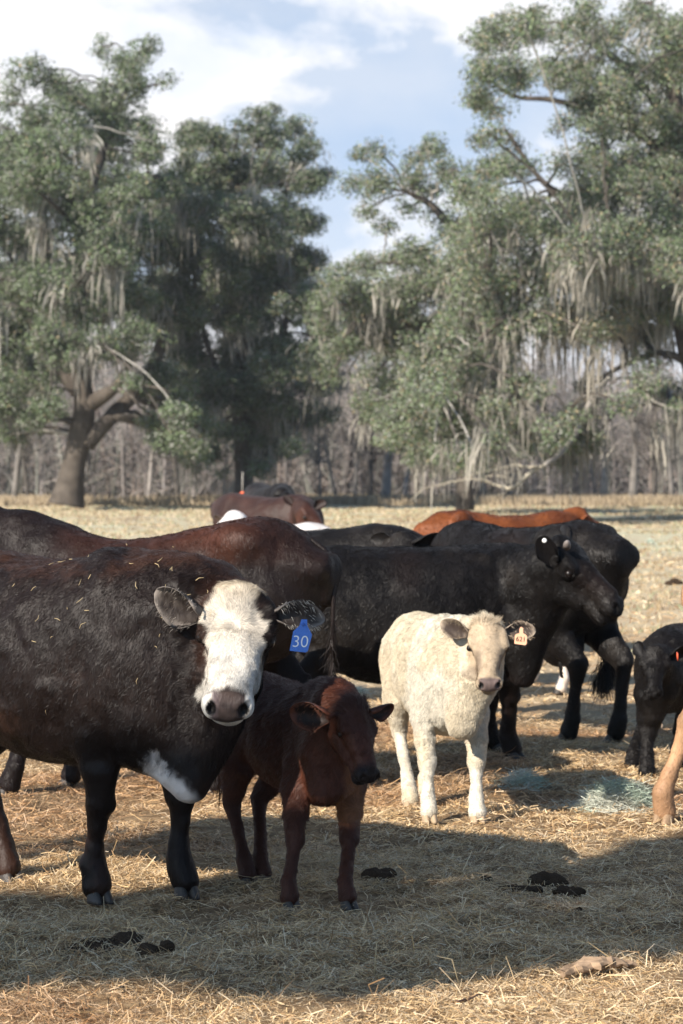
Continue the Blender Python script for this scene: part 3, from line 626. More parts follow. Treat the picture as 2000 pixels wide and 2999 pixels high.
    B.add_leg(True, -1, G(665, 2083)[:2]); B.add_leg(True, 1, G(797, 2083)[:2]); B.add_leg(False, -1, G(568, 2028)[:2]); B.add_leg(False, 1, (G(602, 2028) + np.array([0.0, .04, 0]))[:2])
    pb = P(820, 1618, 8.78); B.set_head(pb, (.26, -.42, -.86), (.56, -.70, .44), .56, hy=1.14, hz=1.1)
    B.neck([(B.W(.45, 0, 1.0), (.11, .19)), (P(775, 1640, 8.96), (.085, .125)), (P(800, 1650, 8.86), (.07, .085))], .06)
    B.body.append(Seg(P(745, 1730, 9.0), P(742, 1815, 8.98), (.085, .085), (.07, .05), (1, 0, 0), .08))
    B.body.append(Seg(P(782, 1715, 9.0), P(776, 1795, 8.98), (.075, .085), (.06, .05), (1, 0, 0), .06))
    def colB(p, B=B):
        q = B.to_head(p); n = vnoise(p, .05, 3) * .5 + vnoise(p, .016, 4) * .5; l = B.loc(p)
        c = np.tile(RB, (len(p), 1)) * (1 + .2 * n[:, None]); c = c * (1 - .35 * sstep(.62, .45, l[:, 2]))[:, None]; c = c + (sstep(.5, .62, l[:, 0]) * sstep(1.0, .8, l[:, 2]) * sstep(.42, .52, l[:, 2]) * sstep(.16, .08, np.abs(l[:, 1])))[:, None] * np.array([.16, .07, .028])  # chest painted brighter orange, standing in for sunlight on the neck
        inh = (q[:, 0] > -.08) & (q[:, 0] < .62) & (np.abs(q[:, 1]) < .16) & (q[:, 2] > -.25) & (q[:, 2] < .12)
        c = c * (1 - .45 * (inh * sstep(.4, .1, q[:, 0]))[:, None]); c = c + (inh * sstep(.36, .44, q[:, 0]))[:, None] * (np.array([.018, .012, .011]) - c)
        return c
    lenB = lambda p, B=B: np.where((np.abs(B.to_head(p)[:, 0]) < .05) & (np.abs(B.to_head(p)[:, 1]) < .09) & (B.to_head(p)[:, 2] > -.1), .055, np.where(B.loc(p)[:, 2] < .5, .010, .025)) * np.where((B.to_head(p)[:, 0] > .04) & (np.abs(B.to_head(p)[:, 1]) < .16) & (B.to_head(p)[:, 2] > -.26), .5, 1)
    kb = lambda p, n, B=B: np.where((B.to_head(p)[:, 0] > .44) & (np.abs(B.to_head(p)[:, 1]) < .066) & (B.to_head(p)[:, 2] > -.135) & (B.to_head(p)[:, 2] < .1), 0, 1)
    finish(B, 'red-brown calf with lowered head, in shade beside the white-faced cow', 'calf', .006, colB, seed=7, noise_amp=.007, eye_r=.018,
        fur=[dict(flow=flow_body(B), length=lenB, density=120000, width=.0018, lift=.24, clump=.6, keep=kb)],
        ears=[dict(base=P(760, 1645, 8.84), d=(-.92, .12, .10), opn=(-.05, -.9, -.15), length=.155, width=.056, cup=.5), dict(base=P(848, 1634, 8.77), d=(.78, .30, .12), opn=(.3, -.6, -.4), length=.098, width=.035, cup=.5)],
        ear_col=(np.array([.016, .010, .008]), RB * .6, RB * 1.6), ear_hair=[(150, .015, [(.12, .05, .03)], .1), (60, .015, [(.04, .02, .015)], .1)],
        tail=([B.W(-.76, 0, 1.14), B.W(-.86, 0, 1.02), B.W(-.88, 0, .6)], .03, (300, .2, .05), RB * .7))
    BB = B
    # ---------------- big brown cow with her rump to the right
    B = Beast('cow', (-.93, 12.36), (-.955, .30), 1.04, [(-.86, 1.14, .95, .06), (-.80, 1.24, .80, .15), (-.66, 1.325, .66, .23), (-.50, 1.350, .62, .275), (-.30, 1.31, .56, .29), (0, 1.245, .50, .34),
            (.22, 1.225, .50, .33), (.42, 1.27, .50, .27), (.60, 1.34, .52, .22), (.76, 1.38, .62, .17), (.88, 1.30, .8, .10)])
    for a_, b_ in (((-.50, .205, 1.23), .06), ((-.50, -.205, 1.23), .06), ((-.80, .10, 1.10), .05), ((-.80, -.10, 1.10), .05)): B.body.append(Ell(B.W(*a_), B.R, np.array([b_ * 1.7, b_, b_]) * 1.04, .12))
    B.carve.append(Ell(B.W(-.34, .40, 1.08), B.R, np.array([.10, .13, .13]), .10))
    B.add_leg(True, 1, G(20, 1828)[:2]); B.add_leg(True, -1, (G(155, 1816) + np.array([0, .15, 0]))[:2]); B.add_leg(False, 1, G(495, 1828)[:2]); B.add_leg(False, -1)
    B.set_head(P(-130, 1190, 12.9), (-.8, .2, -.6), (-.6, 0, .8), 1.05); B.neck([(B.W(.6, 0, 1.0), (.17, .3)), (B.W(.95, 0, 1.2), (.12, .2)), (P(-110, 1220, 12.9), (.10, .12))])
    def colR(p, B=B):
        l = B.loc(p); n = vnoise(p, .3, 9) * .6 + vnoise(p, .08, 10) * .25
        t = sstep(1.06, 1.29, l[:, 2] + .16 * n) * sstep(.62, .1, l[:, 0] + .2 * n) * (.15 + .85 * sstep(-.70, -.35, l[:, 0] + .15 * n))  # top painted browner where lit, lower flank near-black where shadowed
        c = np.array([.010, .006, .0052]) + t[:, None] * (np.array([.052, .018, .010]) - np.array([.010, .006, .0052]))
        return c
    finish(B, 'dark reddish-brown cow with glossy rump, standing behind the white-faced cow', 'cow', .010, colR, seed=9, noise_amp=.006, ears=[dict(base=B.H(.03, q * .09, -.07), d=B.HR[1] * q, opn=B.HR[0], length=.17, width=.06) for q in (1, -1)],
        ear_col=np.array([.02, .01, .008]), fur=[dict(flow=flow_body(B), length=lambda p: np.full(len(p), .015), density=60000, width=.002, lift=.16, clump=.45)],
        tail=([B.W(-.78, 0, 1.235), B.W(-.875, 0, 1.17), B.W(-.905, .02, .98), B.W(-.90, .03, .75), B.W(-.90, .03, .5)], .018, (300, .14, .03), np.array([.010, .006, .005])))
    # ---------------- black cow in profile behind the white calf
    B = Beast('cow', (.42, 13.55), (.985, .17), 1.0, [(-.86, 1.12, .95, .05), (-.80, 1.17, .80, .13), (-.66, 1.21, .62, .215), (-.50, 1.225, .52, .26), (-.30, 1.215, .46, .30), (0, 1.21, .44, .345),
            (.25, 1.215, .46, .325), (.45, 1.225, .50, .265), (.60, 1.21, .56, .215), (.72, 1.18, .64, .16), (.80, 1.1, .78, .09)], leg=1.08)
    B.add_leg(True, -1, G(1176, 1742)[:2], toe=(.75, -.66)); B.add_leg(True, 1, G(1130, 1722)[:2]); B.add_leg(False, -1, (-.15, 13.35)); B.add_leg(False, 1)
    B.set_head(P(1290, 1236, 13.25), (.73, -.22, -.63), (.62, -.30, .72), .99, hy=1.05, hz=1.20)
    B.neck([(B.W(.48, 0, .92), (.17, .29)), (P(1235, 1345, 13.4), (.14, .225)), (P(1300, 1295, 13.33), (.11, .135))], .06)
    B.body.append(Seg(P(1225, 1430, 13.4), P(1200, 1560, 13.45), (.09, .12), (.05, .07), (1, 0, 0), .08))
    B.body.append(Ell(P(1250, 1300, 13.3), B.R, (.10, .1, .1), .08))
    col_blk = lambda p: np.tile(BLACK, (len(p), 1)) * (1 + .35 * vnoise(p, .12, 14)[:, None]) + sstep(.1, .8, vnoise(p, .35, 15))[:, None] * np.array([.007, .003, .002]) + (sstep(.0, .7, vnoise(p * [1, 1, .6], .09, 16)) * sstep(-.2, .5, vnoise(p, .4, 18)))[:, None] * np.array([.010, .008, .006])
    furk = lambda B, d, w_=.0024: [dict(flow=flow_body(B), length=lambda p: np.full(len(p), .018), density=d, width=w_, lift=.20, clump=.45)]
    rk = finish(B, 'black cow in profile with round white ear button and horn stub', 'cow', .009, col_blk, seed=11, fur=furk(B, 50000, .0022),
        ears=[dict(base=P(1272, 1290, 13.17), d=(-.45, -.35, .85), opn=(-.25, -.95, -.15), length=.175, width=.066, cup=.35), dict(base=P(1300, 1245, 13.42), d=(-.1, .8, .4), opn=(.6, -.2, 0), length=.15, width=.06)], ear_col=(np.array([.007, .006, .006]), BLACK),
        tail=([B.W(-.80, 0, 1.1), B.W(-.92, 0, 1.0), B.W(-.93, 0, .5)], .03, (400, .3, .08), BLACK))[0]
    BK = B
    a = Acc(); V, Q, T = tube([P(1301, 1256, 13.13), P(1302, 1249, 13.10), P(1303, 1244, 13.085), P(1303, 1241, 13.08)], [.022, .020, .014, .003], 12); a.add(V, Q, T)
    a.build('horn_stub', mat_flat('grey_horn', (.16, .135, .12), .4, .5, .3, 40, .3), rk)
    a = Acc(); c0 = P(1250, 1241, 13.05); V, Q, T = tube([c0 + [0, -.012, 0], c0 + [0, -.010, 0], c0 + [0, 0, 0]], [.009, .013, .013], 16); a.add(V, Q, T)
    a.build('ear_button', mat_flat('white_plastic', (.72, .72, .68), .4, .5, .05), rk)
    # ---------------- black cow behind, hindquarters at the right
    B = Beast('cow', (1.12, 15.13), (-.64, .77), 1.01, ADULT_ST, leg=1.12)
    for a_, b_ in (((-.50, .21, 1.22), .06), ((-.50, -.21, 1.22), .06), ((-.80, .10, 1.12), .05), ((-.80, -.10, 1.12), .05)): B.body.append(Ell(B.W(*a_), B.R, np.array([b_ * 1.7, b_, b_]), .12))
    B.add_leg(False, 1, G(1306, 1700)[:2]); B.add_leg(False, -1, (G(1420, 1706) + np.array([0, .1, 0]))[:2]); B.add_leg(True, 1); B.add_leg(True, -1)
    B.body.append(Ell(B.W(-.36, 0, .56), B.R, (.15, .13, .12), .05))
    for q in (.05, -.05): B.body.append(Seg(B.W(-.42, q + .02, .46), B.W(-.43, q + .02, .385), .018, .011, k=.01))
    B.set_head(P(925, 1228, 15.75), (-.5, -.5, -.7), (0, -.5, .8), 1.0)
    B.neck([(B.W(.52, 0, .90), (.15, .24)), (P(1020, 1315, 15.85), (.11, .14)), (P(935, 1270, 15.77), (.10, .11))])
    finish(B, 'black cow whose hindquarters and udder show behind the profile cow', 'cow', .012, col_blk, seed=13, fur=furk(B, 26000, .003),
        ears=[dict(base=P(945, 1246, 15.7), d=(.90, -.10, .28), opn=(.2, -.6, -.7), length=.19, width=.06, cup=.3), dict(base=P(905, 1245, 15.8), d=(-.8, .2, .1), opn=(0, -1, 0), length=.16, width=.06)], ear_col=BLACK,
        tail=([B.W(-.80, 0, 1.15), B.W(-.74, -.03, 1.0), B.W(-.66, -.04, .85), P(1425, 1440, 15.02), P(1405, 1500, 15.05), P(1388, 1545, 15.05), P(1384, 1565, 15.05)], .022, (1100, .17, .10), BLACK))
    # ---------------- black cow further back
    B = Beast('cow', (-.20, 17.2), (-.98, .15), .97, ADULT_ST); [B.add_leg(f, q) for f in (True, False) for q in (1, -1)]
    B.set_head(B.W(1.05, 0, 1.0), (-.7, 0, -.7), (-.7, 0, .7), 1.0); B.neck([(B.W(.6, 0, 1.0), (.16, .26)), (B.W(1.0, 0, .92), (.10, .12))])
    finish(B, 'black cow in the middle distance, only her back showing left of the orange cow', 'cow', .016, col_blk, seed=15, fur=furk(B, 14000, .004),
        ears=[dict(base=B.H(.03, q * .09, -.07), d=B.HR[1] * q, opn=B.HR[0], length=.17, width=.06) for q in (1, -1)], ear_col=BLACK)
    # ---------------- orange cow
    OR = np.array([.165, .050, .016])
    B = Beast('cow', (1.50, 22.0), (.95, .31), .99, ADULT_ST); [B.add_leg(f, q) for f in (True, False) for q in (1, -1)]
    for a_ in ((-.52, .20, 1.27), (-.52, -.20, 1.27)): B.body.append(Ell(B.W(*a_), B.R, np.array([.08, .055, .055]), .06))
    B.set_head(P(1335, 1168, 22.3), (.75, .1, -.6), (.6, 0, .75), 1.0); B.neck([(B.W(.6, 0, 1.02), (.15, .25)), (P(1315, 1195, 22.3), (.11, .14))])
    def colO(p, B=B):
        l = B.loc(p); c = OR * (1 + .25 * vnoise(p, .2, 2)[:, None]); d_ = sstep(-.1, .6, vnoise(p, .18, 22)) * .65
        return c + d_[:, None] * (np.array([.09, .025, .01]) - c)
    finish(B, 'bright orange-red cow standing in the sun behind the black cows', 'cow', .014, colO, seed=17, fur=[dict(flow=flow_body(B), length=lambda p: np.full(len(p), .02), density=14000, width=.004, clump=.5)],
        ears=[dict(base=B.H(.03, q * .09, -.07), d=B.HR[1] * q, opn=B.HR[0], length=.17, width=.06) for q in (1, -1)], ear_col=OR,
        tail=([B.W(-.83, 0, 1.2), B.W(-.93, -.0, 1.1), B.W(-.95, 0, .5)], .03, (200, .3, .08), OR))
    # ---------------- brown cow far behind
    DB = np.array([.036, .018, .014])
    B = Beast('cow', (-.95, 31.0), (.80, -.60), 1.02, ADULT_ST); [B.add_leg(f, q) for f in (True, False) for q in (1, -1)]
    B.set_head(P(705, 1152, 30.0), (.55, -.45, -.7), (.5, -.4, .75), 1.1); B.neck([(B.W(.6, 0, 1.0), (.15, .25)), (P(690, 1168, 30.1), (.12, .15))])
    colD = lambda p, B=B: DB * (1 + .3 * vnoise(p, .2, 2)[:, None]) + sstep(.0, .1, B.to_head(p)[:, 0])[:, None] * (np.abs(B.to_head(p)[:, 1]) < .2)[:, None] * (B.to_head(p)[:, 2] > -.3)[:, None] * np.array([.025, .008, .004])
    finish(B, 'brown cow far back in the field with her head turned right', 'cow', .018, colD, seed=19, ears=[dict(base=P(722, 1168, 29.9), d=(.8, -.1, .5), opn=(-.3, -.9, .2), length=.17, width=.07), dict(base=P(672, 1160, 30.1), d=(-.6, .2, .6), opn=(.2, -.9, .2), length=.16, width=.06)], ear_col=DB * .5)
    B = Beast('cow', (-1.10, 37.2), (.35, -.94), 1.08, ADULT_ST); [B.add_leg(f, q) for f in (True, False) for q in (1, -1)]
    B.set_head(P(660, 1131, 35.6), (.5, -.5, -.7), (.5, -.4, .75), 1.1); B.neck([(B.W(.55, 0, 1.05), (.16, .25)), (P(645, 1142, 35.8), (.14, .16))])
    finish(B, 'black cow partly hidden beyond the far brown cow, head raised', 'cow', .02, col_blk, seed=20, ears=[dict(base=B.H(.03, q * .09, -.07), d=B.HR[1] * q, opn=B.HR[0], length=.2, width=.08) for q in (1, -1)], ear_col=BLACK)
    # ---------------- white-backed cow between
    B = Beast('cow', (-.72, 24.3), (-.90, .42), .865, ADULT_ST); [B.add_leg(f, q) for f in (True, False) for q in (1, -1)]
    B.set_head(P(532, 1178, 24.6), (-.5, -.5, -.6), (-.3, -.5, .8), .95); B.neck([(B.W(.6, 0, .98), (.15, .25)), (P(545, 1200, 24.6), (.11, .14))])
    finish(B, 'white-backed cow mostly hidden behind the dark reddish-brown cow', 'cow', .016, lambda p: np.array([.55, .52, .5]) * (1 + .1 * vnoise(p, .1)[:, None]), seed=21,
        ears=[dict(base=B.H(.03, q * .09, -.07), d=B.HR[1] * q, opn=B.HR[0], length=.17, width=.06) for q in (1, -1)], ear_col=np.array([.06, .04, .03]))
    # ---------------- pale calf behind the black pair: one white leg in view
    B = Beast('calf', (1.20, 18.6), (-.9, .42), .80, CALF_ST, leg=1.15); B.add_leg(False, 1, G(1289, 1592)[:2]); B.add_leg(False, -1, (1.52, 19.2)); B.add_leg(True, 1); B.add_leg(True, -1)
    B.set_head(B.W(.95, 0, 1.1), (-.6, -.3, -.6), (-.5, 0, .7), .75); B.neck([(B.W(.5, 0, 1.0), (.1, .18)), (B.W(.9, 0, 1.05), (.08, .1))])
    finish(B, 'pale calf almost hidden behind the black cows, one white leg showing', 'calf', .014, lambda p: np.array([.6, .52, .44]) * (1 + .1 * vnoise(p, .1)[:, None]), seed=22,
        ears=[dict(base=B.H(.03, q * .09, -.07), d=B.HR[1] * q, opn=B.HR[0], length=.15, width=.05) for q in (1, -1)], ear_col=np.array([.5, .4, .3]))
    # ---------------- small black calf at the right edge
    B = Beast('calf', (1.84, 13.35), (-.25, -.97), .60, [(a_, b_, c_, d_ * 1.3) for a_, b_, c_, d_ in CALF_ST], leg=1.45)
    # facing the camera: its own left side is at the right of the picture
    B.add_leg(True, -1, G(1486, 1786)[:2]); B.add_leg(True, 1, G(1556, 1766)[:2]); B.add_leg(False, -1, G(1452, 1768)[:2]); B.add_leg(False, 1, (1.92, 13.8))
    B.set_head(P(1508, 1486, 12.68), (-.13, -.62, -.78), (-.05, -.78, .62), .55, hy=1.12, hz=1.1)
    B.neck([(B.W(.45, 0, .98), (.12, .19)), (P(1520, 1550, 12.90), (.10, .14)), (P(1512, 1520, 12.80), (.08, .10))])
    B.body.append(Seg(P(1500, 1600, 12.95), P(1500, 1640, 12.95), (.12, .10), (.09, .06), (1, 0, 0), .08))
    def colS(p, B=B): return col_blk(p)
    rs = finish(B, 'small black calf at the right edge facing the camera', 'calf', .0075, colS, seed=23, fur=furk(B, 60000, .0022), eye_r=.02,
        ears=[dict(base=P(1480, 1512, 12.74), d=(-.30, .55, .72), opn=(-.4, -.8, 0), length=.11, width=.04), dict(base=P(1538, 1508, 12.74), d=(.85, -.1, .38), opn=(.2, -.85, -.3), length=.125, width=.045)], ear_col=(BLACK * .8, BLACK),
        tail=([B.W(-.76, 0, 1.14), B.W(-.86, 0, 1.02), B.W(-.88, 0, .6)], .03, (200, .2, .05), BLACK))[0]
    a = Acc(); V, Q, T = tube([P(1556, 1500, 12.55), P(1556, 1515, 12.56)], [.022, .022], 12, flat=.15); a.add(V, Q, T); a.build('ear_tag', mat_flat('orange_plastic', (.75, .12, .05), .4, .4, .1), rs)
    # ---------------- tan calf, only a leg in frame
    TAN = np.array([.38, .22, .12])
    B = Beast('cow', (2.30, 11.75), (.80, .60), .95, ADULT_ST, leg=1.12); B.add_leg(False, -1, G(1528, 1888)[:2], toe=(-.5, -.85)); B.add_leg(False, 1); B.add_leg(True, 1); B.add_leg(True, -1)
    B.set_head(B.W(1.2, 0, 1.2), (.6, .5, -.6), (.5, .3, .7), .9); B.neck([(B.W(.5, 0, 1.0), (.14, .24)), (B.W(1.1, 0, 1.15), (.09, .11))])
    finish(B, 'tan cow at the right edge with only one lower leg in view', 'cow', .010, lambda p: TAN * (1 + .2 * vnoise(p, .08, 4)[:, None]), seed=25, fur=[dict(flow=flow_body(B), length=lambda p: np.full(len(p), .012), density=22000, width=.002)],
        ears=[dict(base=B.H(.03, q * .09, -.07), d=B.HR[1] * q, opn=B.HR[0], length=.17, width=.06) for q in (1, -1)], ear_col=TAN, hoof_mat=mat_flat('tan_hoof', (.3, .2, .12), .5, .3, .25, 30, .4))
    # ---------------- ear tags
    def plate(outline, c, xdir, zdir, thick, mat, name, parent):
        xdir = nrm(xdir); zdir = nrm(zdir); nd = np.cross(xdir, zdir); o = np.array(outline); n = len(o)
        F_ = c + o[:, :1] * xdir + o[:, 1:] * zdir; Bk = F_ - nd * thick * -1
        me = bpy.data.meshes.new(name); V = np.concatenate([F_, Bk]) - np.array(parent.location)
        faces = [list(range(n - 1, -1, -1))[::-1], [n + i for i in range(n - 1, -1, -1)]] + [[i, n + i, n + (i + 1) % n, (i + 1) % n] for i in range(n)]
        me.from_pydata([tuple(v) for v in V], [], faces); me.materials.append(mat); ob = bpy.data.objects.new(name, me); COL.objects.link(ob); ob.parent = parent
        bpy.context.view_layer.update()
        return ob, nd
    def digits(text, c, xdir, zdir, size, mat, parent, wgt=0.0, nd=None):
        cu = bpy.data.curves.new('tag_number', 'FONT'); cu.body = text; cu.size = size; cu.align_x = 'CENTER'; cu.align_y = 'CENTER'; cu.offset = wgt; cu.extrude = .0004
        to = bpy.data.objects.new('tmp', cu); COL.objects.link(to); bpy.context.view_layer.update()
        me = bpy.data.meshes.new_from_object(to.evaluated_get(bpy.context.evaluated_depsgraph_get())); bpy.data.objects.remove(to)
        xd = Vector(nrm(xdir)); zd = Vector(nrm(zdir)); nn_ = xd.cross(zd)
        M4 = Matrix(((xd.x, zd.x, nn_.x, 0), (xd.y, zd.y, nn_.y, 0), (xd.z, zd.z, nn_.z, 0), (0, 0, 0, 1)))
        me.transform(M4); me.transform(Matrix.Translation(Vector(c - np.array(parent.parent.location)))); me.materials.clear(); me.materials.append(mat)
        ob = bpy.data.objects.new('tag_number', me); COL.objects.link(ob); ob.parent = parent
    tc_ = P(690, 1462, 8.60); s_ = 8.60 / F_PX
    ol = [(-22 * s_, -33 * s_), (15 * s_, -36 * s_), (20 * s_, -33 * s_), (26 * s_, 5 * s_), (13 * s_, 26 * s_), (11 * s_, 40 * s_), (-2 * s_, 40 * s_), (-5 * s_, 25 * s_), (-18 * s_, 12 * s_)]
    xd, zd = np.array([.985, -.10, -.02]), np.array([.10, .05, 1.0])
    bt, nd = plate(ol, tc_, xd, zd, .0025, mat_flat('blue_plastic', (.055, .17, .55), .5, .4, .3, 35), 'ear_tag', rootF)
    digits('30', tc_ + np.array([-.001, -.0035, -.019]), xd, zd, .060, mat_flat('white_ink', (.8, .8, .78), .5, .3, .03), bt, -.0006)
    a = Acc(); V, Q, T = sphere(P(696, 1434, 8.585), .007); a.add(V, Q, T); st_ = a.build('tag_stud', mat_flat('blue_stud', (.04, .12, .42), .5, .4, .2), rootF)
    rW = [o for o in bpy.data.objects if o.get('label', '').startswith('white shaggy')][0]
    tc_ = P(1196, 1466, 10.93); s_ = 10.93 / F_PX
    ol = [(-14 * s_, -13 * s_), (11 * s_, -15 * s_), (14 * s_, -12 * s_), (14 * s_, 6 * s_), (10 * s_, 10 * s_), (5 * s_, 12 * s_), (4 * s_, 24 * s_), (-1 * s_, 27 * s_), (-4 * s_, 22 * s_), (-4 * s_, 12 * s_), (-12 * s_, 9 * s_), (-14 * s_, 5 * s_)]
    bt, nd = plate(ol, tc_, (.98, -.1, -.05), (.06, .05, 1), .002, mat_flat('peach_plastic', (.80, .42, .26), .5, .3, .08, 50), 'ear_tag', rW)
    digits('621', tc_ + np.array([0, -.003, -.004]), (.98, -.1, -.05), (.06, .05, 1), .030, mat_flat('black_ink', (.05, .03, .025), .6, .2, .03), bt, .0002)
    # ---------------- straw wisps lying on the cows' coats
    rng = np.random.default_rng(77); acc = Acc()
    def wisps(V, Nn, sel, n, ln):
        ids = np.where(sel)[0]; ids = rng.choice(ids, n)
        for i in ids:
            t = nrm(np.cross(Nn[i], rng.standard_normal(3))); Ln = ln * rng.uniform(.4, 1.3); b = nrm(np.cross(Nn[i], t)); p = V[i] + Nn[i] * rng.uniform(.014, .022)
            path = [p - t * Ln / 2, p + b * Ln * rng.uniform(-.15, .15), p + t * Ln / 2 + b * Ln * rng.uniform(-.3, .3) + Nn[i] * .002]
            Vt, Q, T = tube(path, [.0009, .0010, .0006], 4); acc.add(Vt, Q, T, np.array([.62, .48, .26]) * rng.uniform(.8, 1.2))
    fc = (NF * nrm(np.array([0, 0, CAMZ]) - VF)).sum(1)
    px = CU + VF[:, 0] / VF[:, 1] * F_PX; pz = HV - (VF[:, 2] - CAMZ) / VF[:, 1] * F_PX
    wisps(VF, NF, (fc > .25) & (px > 60) & (px < 500) & (pz < 1440), 26, .026); wisps(VF, NF, (fc > .3) & (px > 20) & (px < 440) & (pz < 1640), 9, .018)
    tag(acc.build('straw_wisps', M_STRAW), 'bits of straw caught on the coat of the white-faced cow', 'straw', kind='stuff')

# ------------------------------------------------------------------ ground
if not PARTIAL or 'ground' in PARTIAL:
    rng = np.random.default_rng(5)
    def gh(x, y):
        p = np.stack([x, y, np.zeros_like(x)], -1); near = sstep(40, 15, y)
        return ground_z(y) + near * (.024 * vnoise(p, .55, 1) + .017 * vnoise(p, .22, 2) + .010 * vnoise(p, .09, 3)) + (1 - near) * .03 * vnoise(p, 3.0, 7) - .012
    ys = np.concatenate([np.arange(-6, 5.5, .25), np.arange(5.5, 17, .035), np.arange(17, 40, .2), np.arange(40, 120, 1.0), np.array([130, 160, 200, 300, 500, 900, 2000])])
    us = np.concatenate([np.linspace(-1, -.22, 40)[:-1], np.linspace(-.22, .22, 160), np.linspace(.22, 1, 40)[1:]])
    Yg, Ug = np.meshgrid(ys, us, indexing='ij'); Xg = Ug * np.maximum(Yg + 8, 14) * np.where(Yg > 60, 1.6, 1)
    Zg = gh(Xg, Yg); V = np.stack([Xg, Yg, Zg], -1).reshape(-1, 3); n, m = Yg.shape
    i, j = np.meshgrid(np.arange(n - 1), np.arange(m - 1), indexing='ij'); i = i.ravel(); j = j.ravel()
    Q = np.stack([i * m + j, i * m + j + 1, (i + 1) * m + j + 1, (i + 1) * m + j], 1)
    mg, t, b = mat_new('hay_strewn_ground')
    geo = t.nodes.new('ShaderNodeNewGeometry'); sep = t.nodes.new('ShaderNodeSeparateXYZ'); t.links.new(geo.outputs['Position'], sep.inputs[0])
    def noise_n(sc, det=6, rough=.6, vec=None, strx=None):
        x = t.nodes.new('ShaderNodeTexNoise'); x.inputs['Scale'].default_value = sc; x.inputs['Detail'].default_value = det; x.inputs['Roughness'].default_value = rough
        if strx:
            mm = t.nodes.new('ShaderNodeMapping'); mm.inputs['Scale'].default_value = strx; t.links.new(geo.outputs['Position'], mm.inputs[0]); t.links.new(mm.outputs[0], x.inputs['Vector'])
        else: t.links.new(geo.outputs['Position'], x.inputs['Vector'])
        return x
    def ramp(fac, stops):
        r = t.nodes.new('ShaderNodeValToRGB')
        while len(r.color_ramp.elements) < len(stops): r.color_ramp.elements.new(.5)
        for e, (p_, c_) in zip(r.color_ramp.elements, stops): e.position = p_; e.color = (*c_, 1)
        t.links.new(fac, r.inputs[0]); return r
    def mixc(f, a_, b_):
        x = t.nodes.new('ShaderNodeMix'); x.data_type = 'RGBA'; t.links.new(f, x.inputs['Factor']); t.links.new(a_, x.inputs['A']); t.links.new(b_, x.inputs['B']); return x.outputs['Result']
    hay = ramp(noise_n(14, 8, .75).outputs['Fac'], [(.30, (.07, .045, .025)), (.5, (.24, .16, .09)), (.7, (.42, .31, .18))])
    fld = ramp(noise_n(1.6, 12, .72, strx=(1, .35, 1)).outputs['Fac'], [(.33, (.22, .14, .085)), (.42, (.40, .31, .20)), (.56, (.48, .39, .26)), (.68, (.42, .38, .26))])
    grn = ramp(noise_n(.5, 12, .7, strx=(1, .25, 1)).outputs['Fac'], [(.38, (.32, .25, .16)), (.47, (.46, .40, .28)), (.58, (.46, .45, .31)), (.66, (.52, .45, .32))])
    mr1 = t.nodes.new('ShaderNodeMapRange'); mr1.inputs['From Min'].default_value = 13; mr1.inputs['From Max'].default_value = 22; t.links.new(sep.outputs['Y'], mr1.inputs['Value'])
    mr2 = t.nodes.new('ShaderNodeMapRange'); mr2.inputs['From Min'].default_value = 26; mr2.inputs['From Max'].default_value = 50; t.links.new(sep.outputs['Y'], mr2.inputs['Value'])
    c1 = mixc(mr1.outputs[0], hay.outputs[0], fld.outputs[0]); c2 = mixc(mr2.outputs[0], c1, grn.outputs[0])
    t.links.new(c2, b.inputs['Base Color']); b.inputs['Roughness'].default_value = .95; b.inputs['Specular IOR Level'].default_value = .1
    bp = t.nodes.new('ShaderNodeBump'); bp.inputs['Strength'].default_value = .8; bp.inputs['Distance'].default_value = .03
    t.links.new(noise_n(9, 9, .75).outputs['Fac'], bp.inputs['Height']); t.links.new(bp.outputs[0], b.inputs['Normal'])
    g = mesh_obj('ground', V, [Q], mg); tag(g, kind='structure')
    # loose straw
    pal = np.array([(.80, .62, .36), (.70, .52, .28), (.86, .72, .48), (.50, .34, .18), (.60, .49, .32), (.36, .24, .13), (.76, .66, .48)])
    def straws(n, y0, y1, ln, wd, spread=.215, tilt=.22, zup=.012):
        u = rng.random(n); y = np.sqrt(y0 ** 2 + u * (y1 ** 2 - y0 ** 2)); x = rng.uniform(-1, 1, n) * (spread * y + .15)
        # uneven thickness of the litter
        pp = np.stack([x, y, x * 0], 1); keep = rng.random(n) < np.clip(.62 + .5 * vnoise(pp, .5, 4) + .35 * vnoise(pp, .18, 6), .12, 1); x = x[keep]; y = y[keep]; n = len(x)
        cl = vnoise(np.stack([x, y, x * 0], 1), .25, 9) * 1.3
        a = cl * 2.2 + rng.standard_normal(n) * .9; el = rng.standard_normal(n) * tilt
        d = np.stack([np.cos(a) * np.cos(el), np.sin(a) * np.cos(el), np.sin(el)], 1); L_ = ln * rng.uniform(.35, 1.5, n)[:, None]
        c = np.stack([x, y, gh(x, y) + rng.random(n) * zup + np.abs(np.sin(el)) * L_[:, 0] * .4], 1)
        side = nrm(np.cross(d, np.array([0, 0, 1]) + .5 * rng.standard_normal((n, 3)))); w_ = (wd * rng.uniform(.5, 1.4, n))[:, None]
        bend = rng.standard_normal((n, 3)) * L_ * .12
        p0 = c - d * L_ / 2; p2 = c + d * L_ / 2; p1 = c + bend
        V = np.stack([p0 - side * w_ / 2, p0 + side * w_ / 2, p1 + side * w_ / 2, p1 - side * w_ / 2, p2 + side * w_ * .35, p2 - side * w_ * .35], 1).reshape(-1, 3)
        k = np.arange(n)[:, None] * 6; Q = np.concatenate([k + [[0, 1, 2, 3]], k + [[3, 2, 4, 5]]])
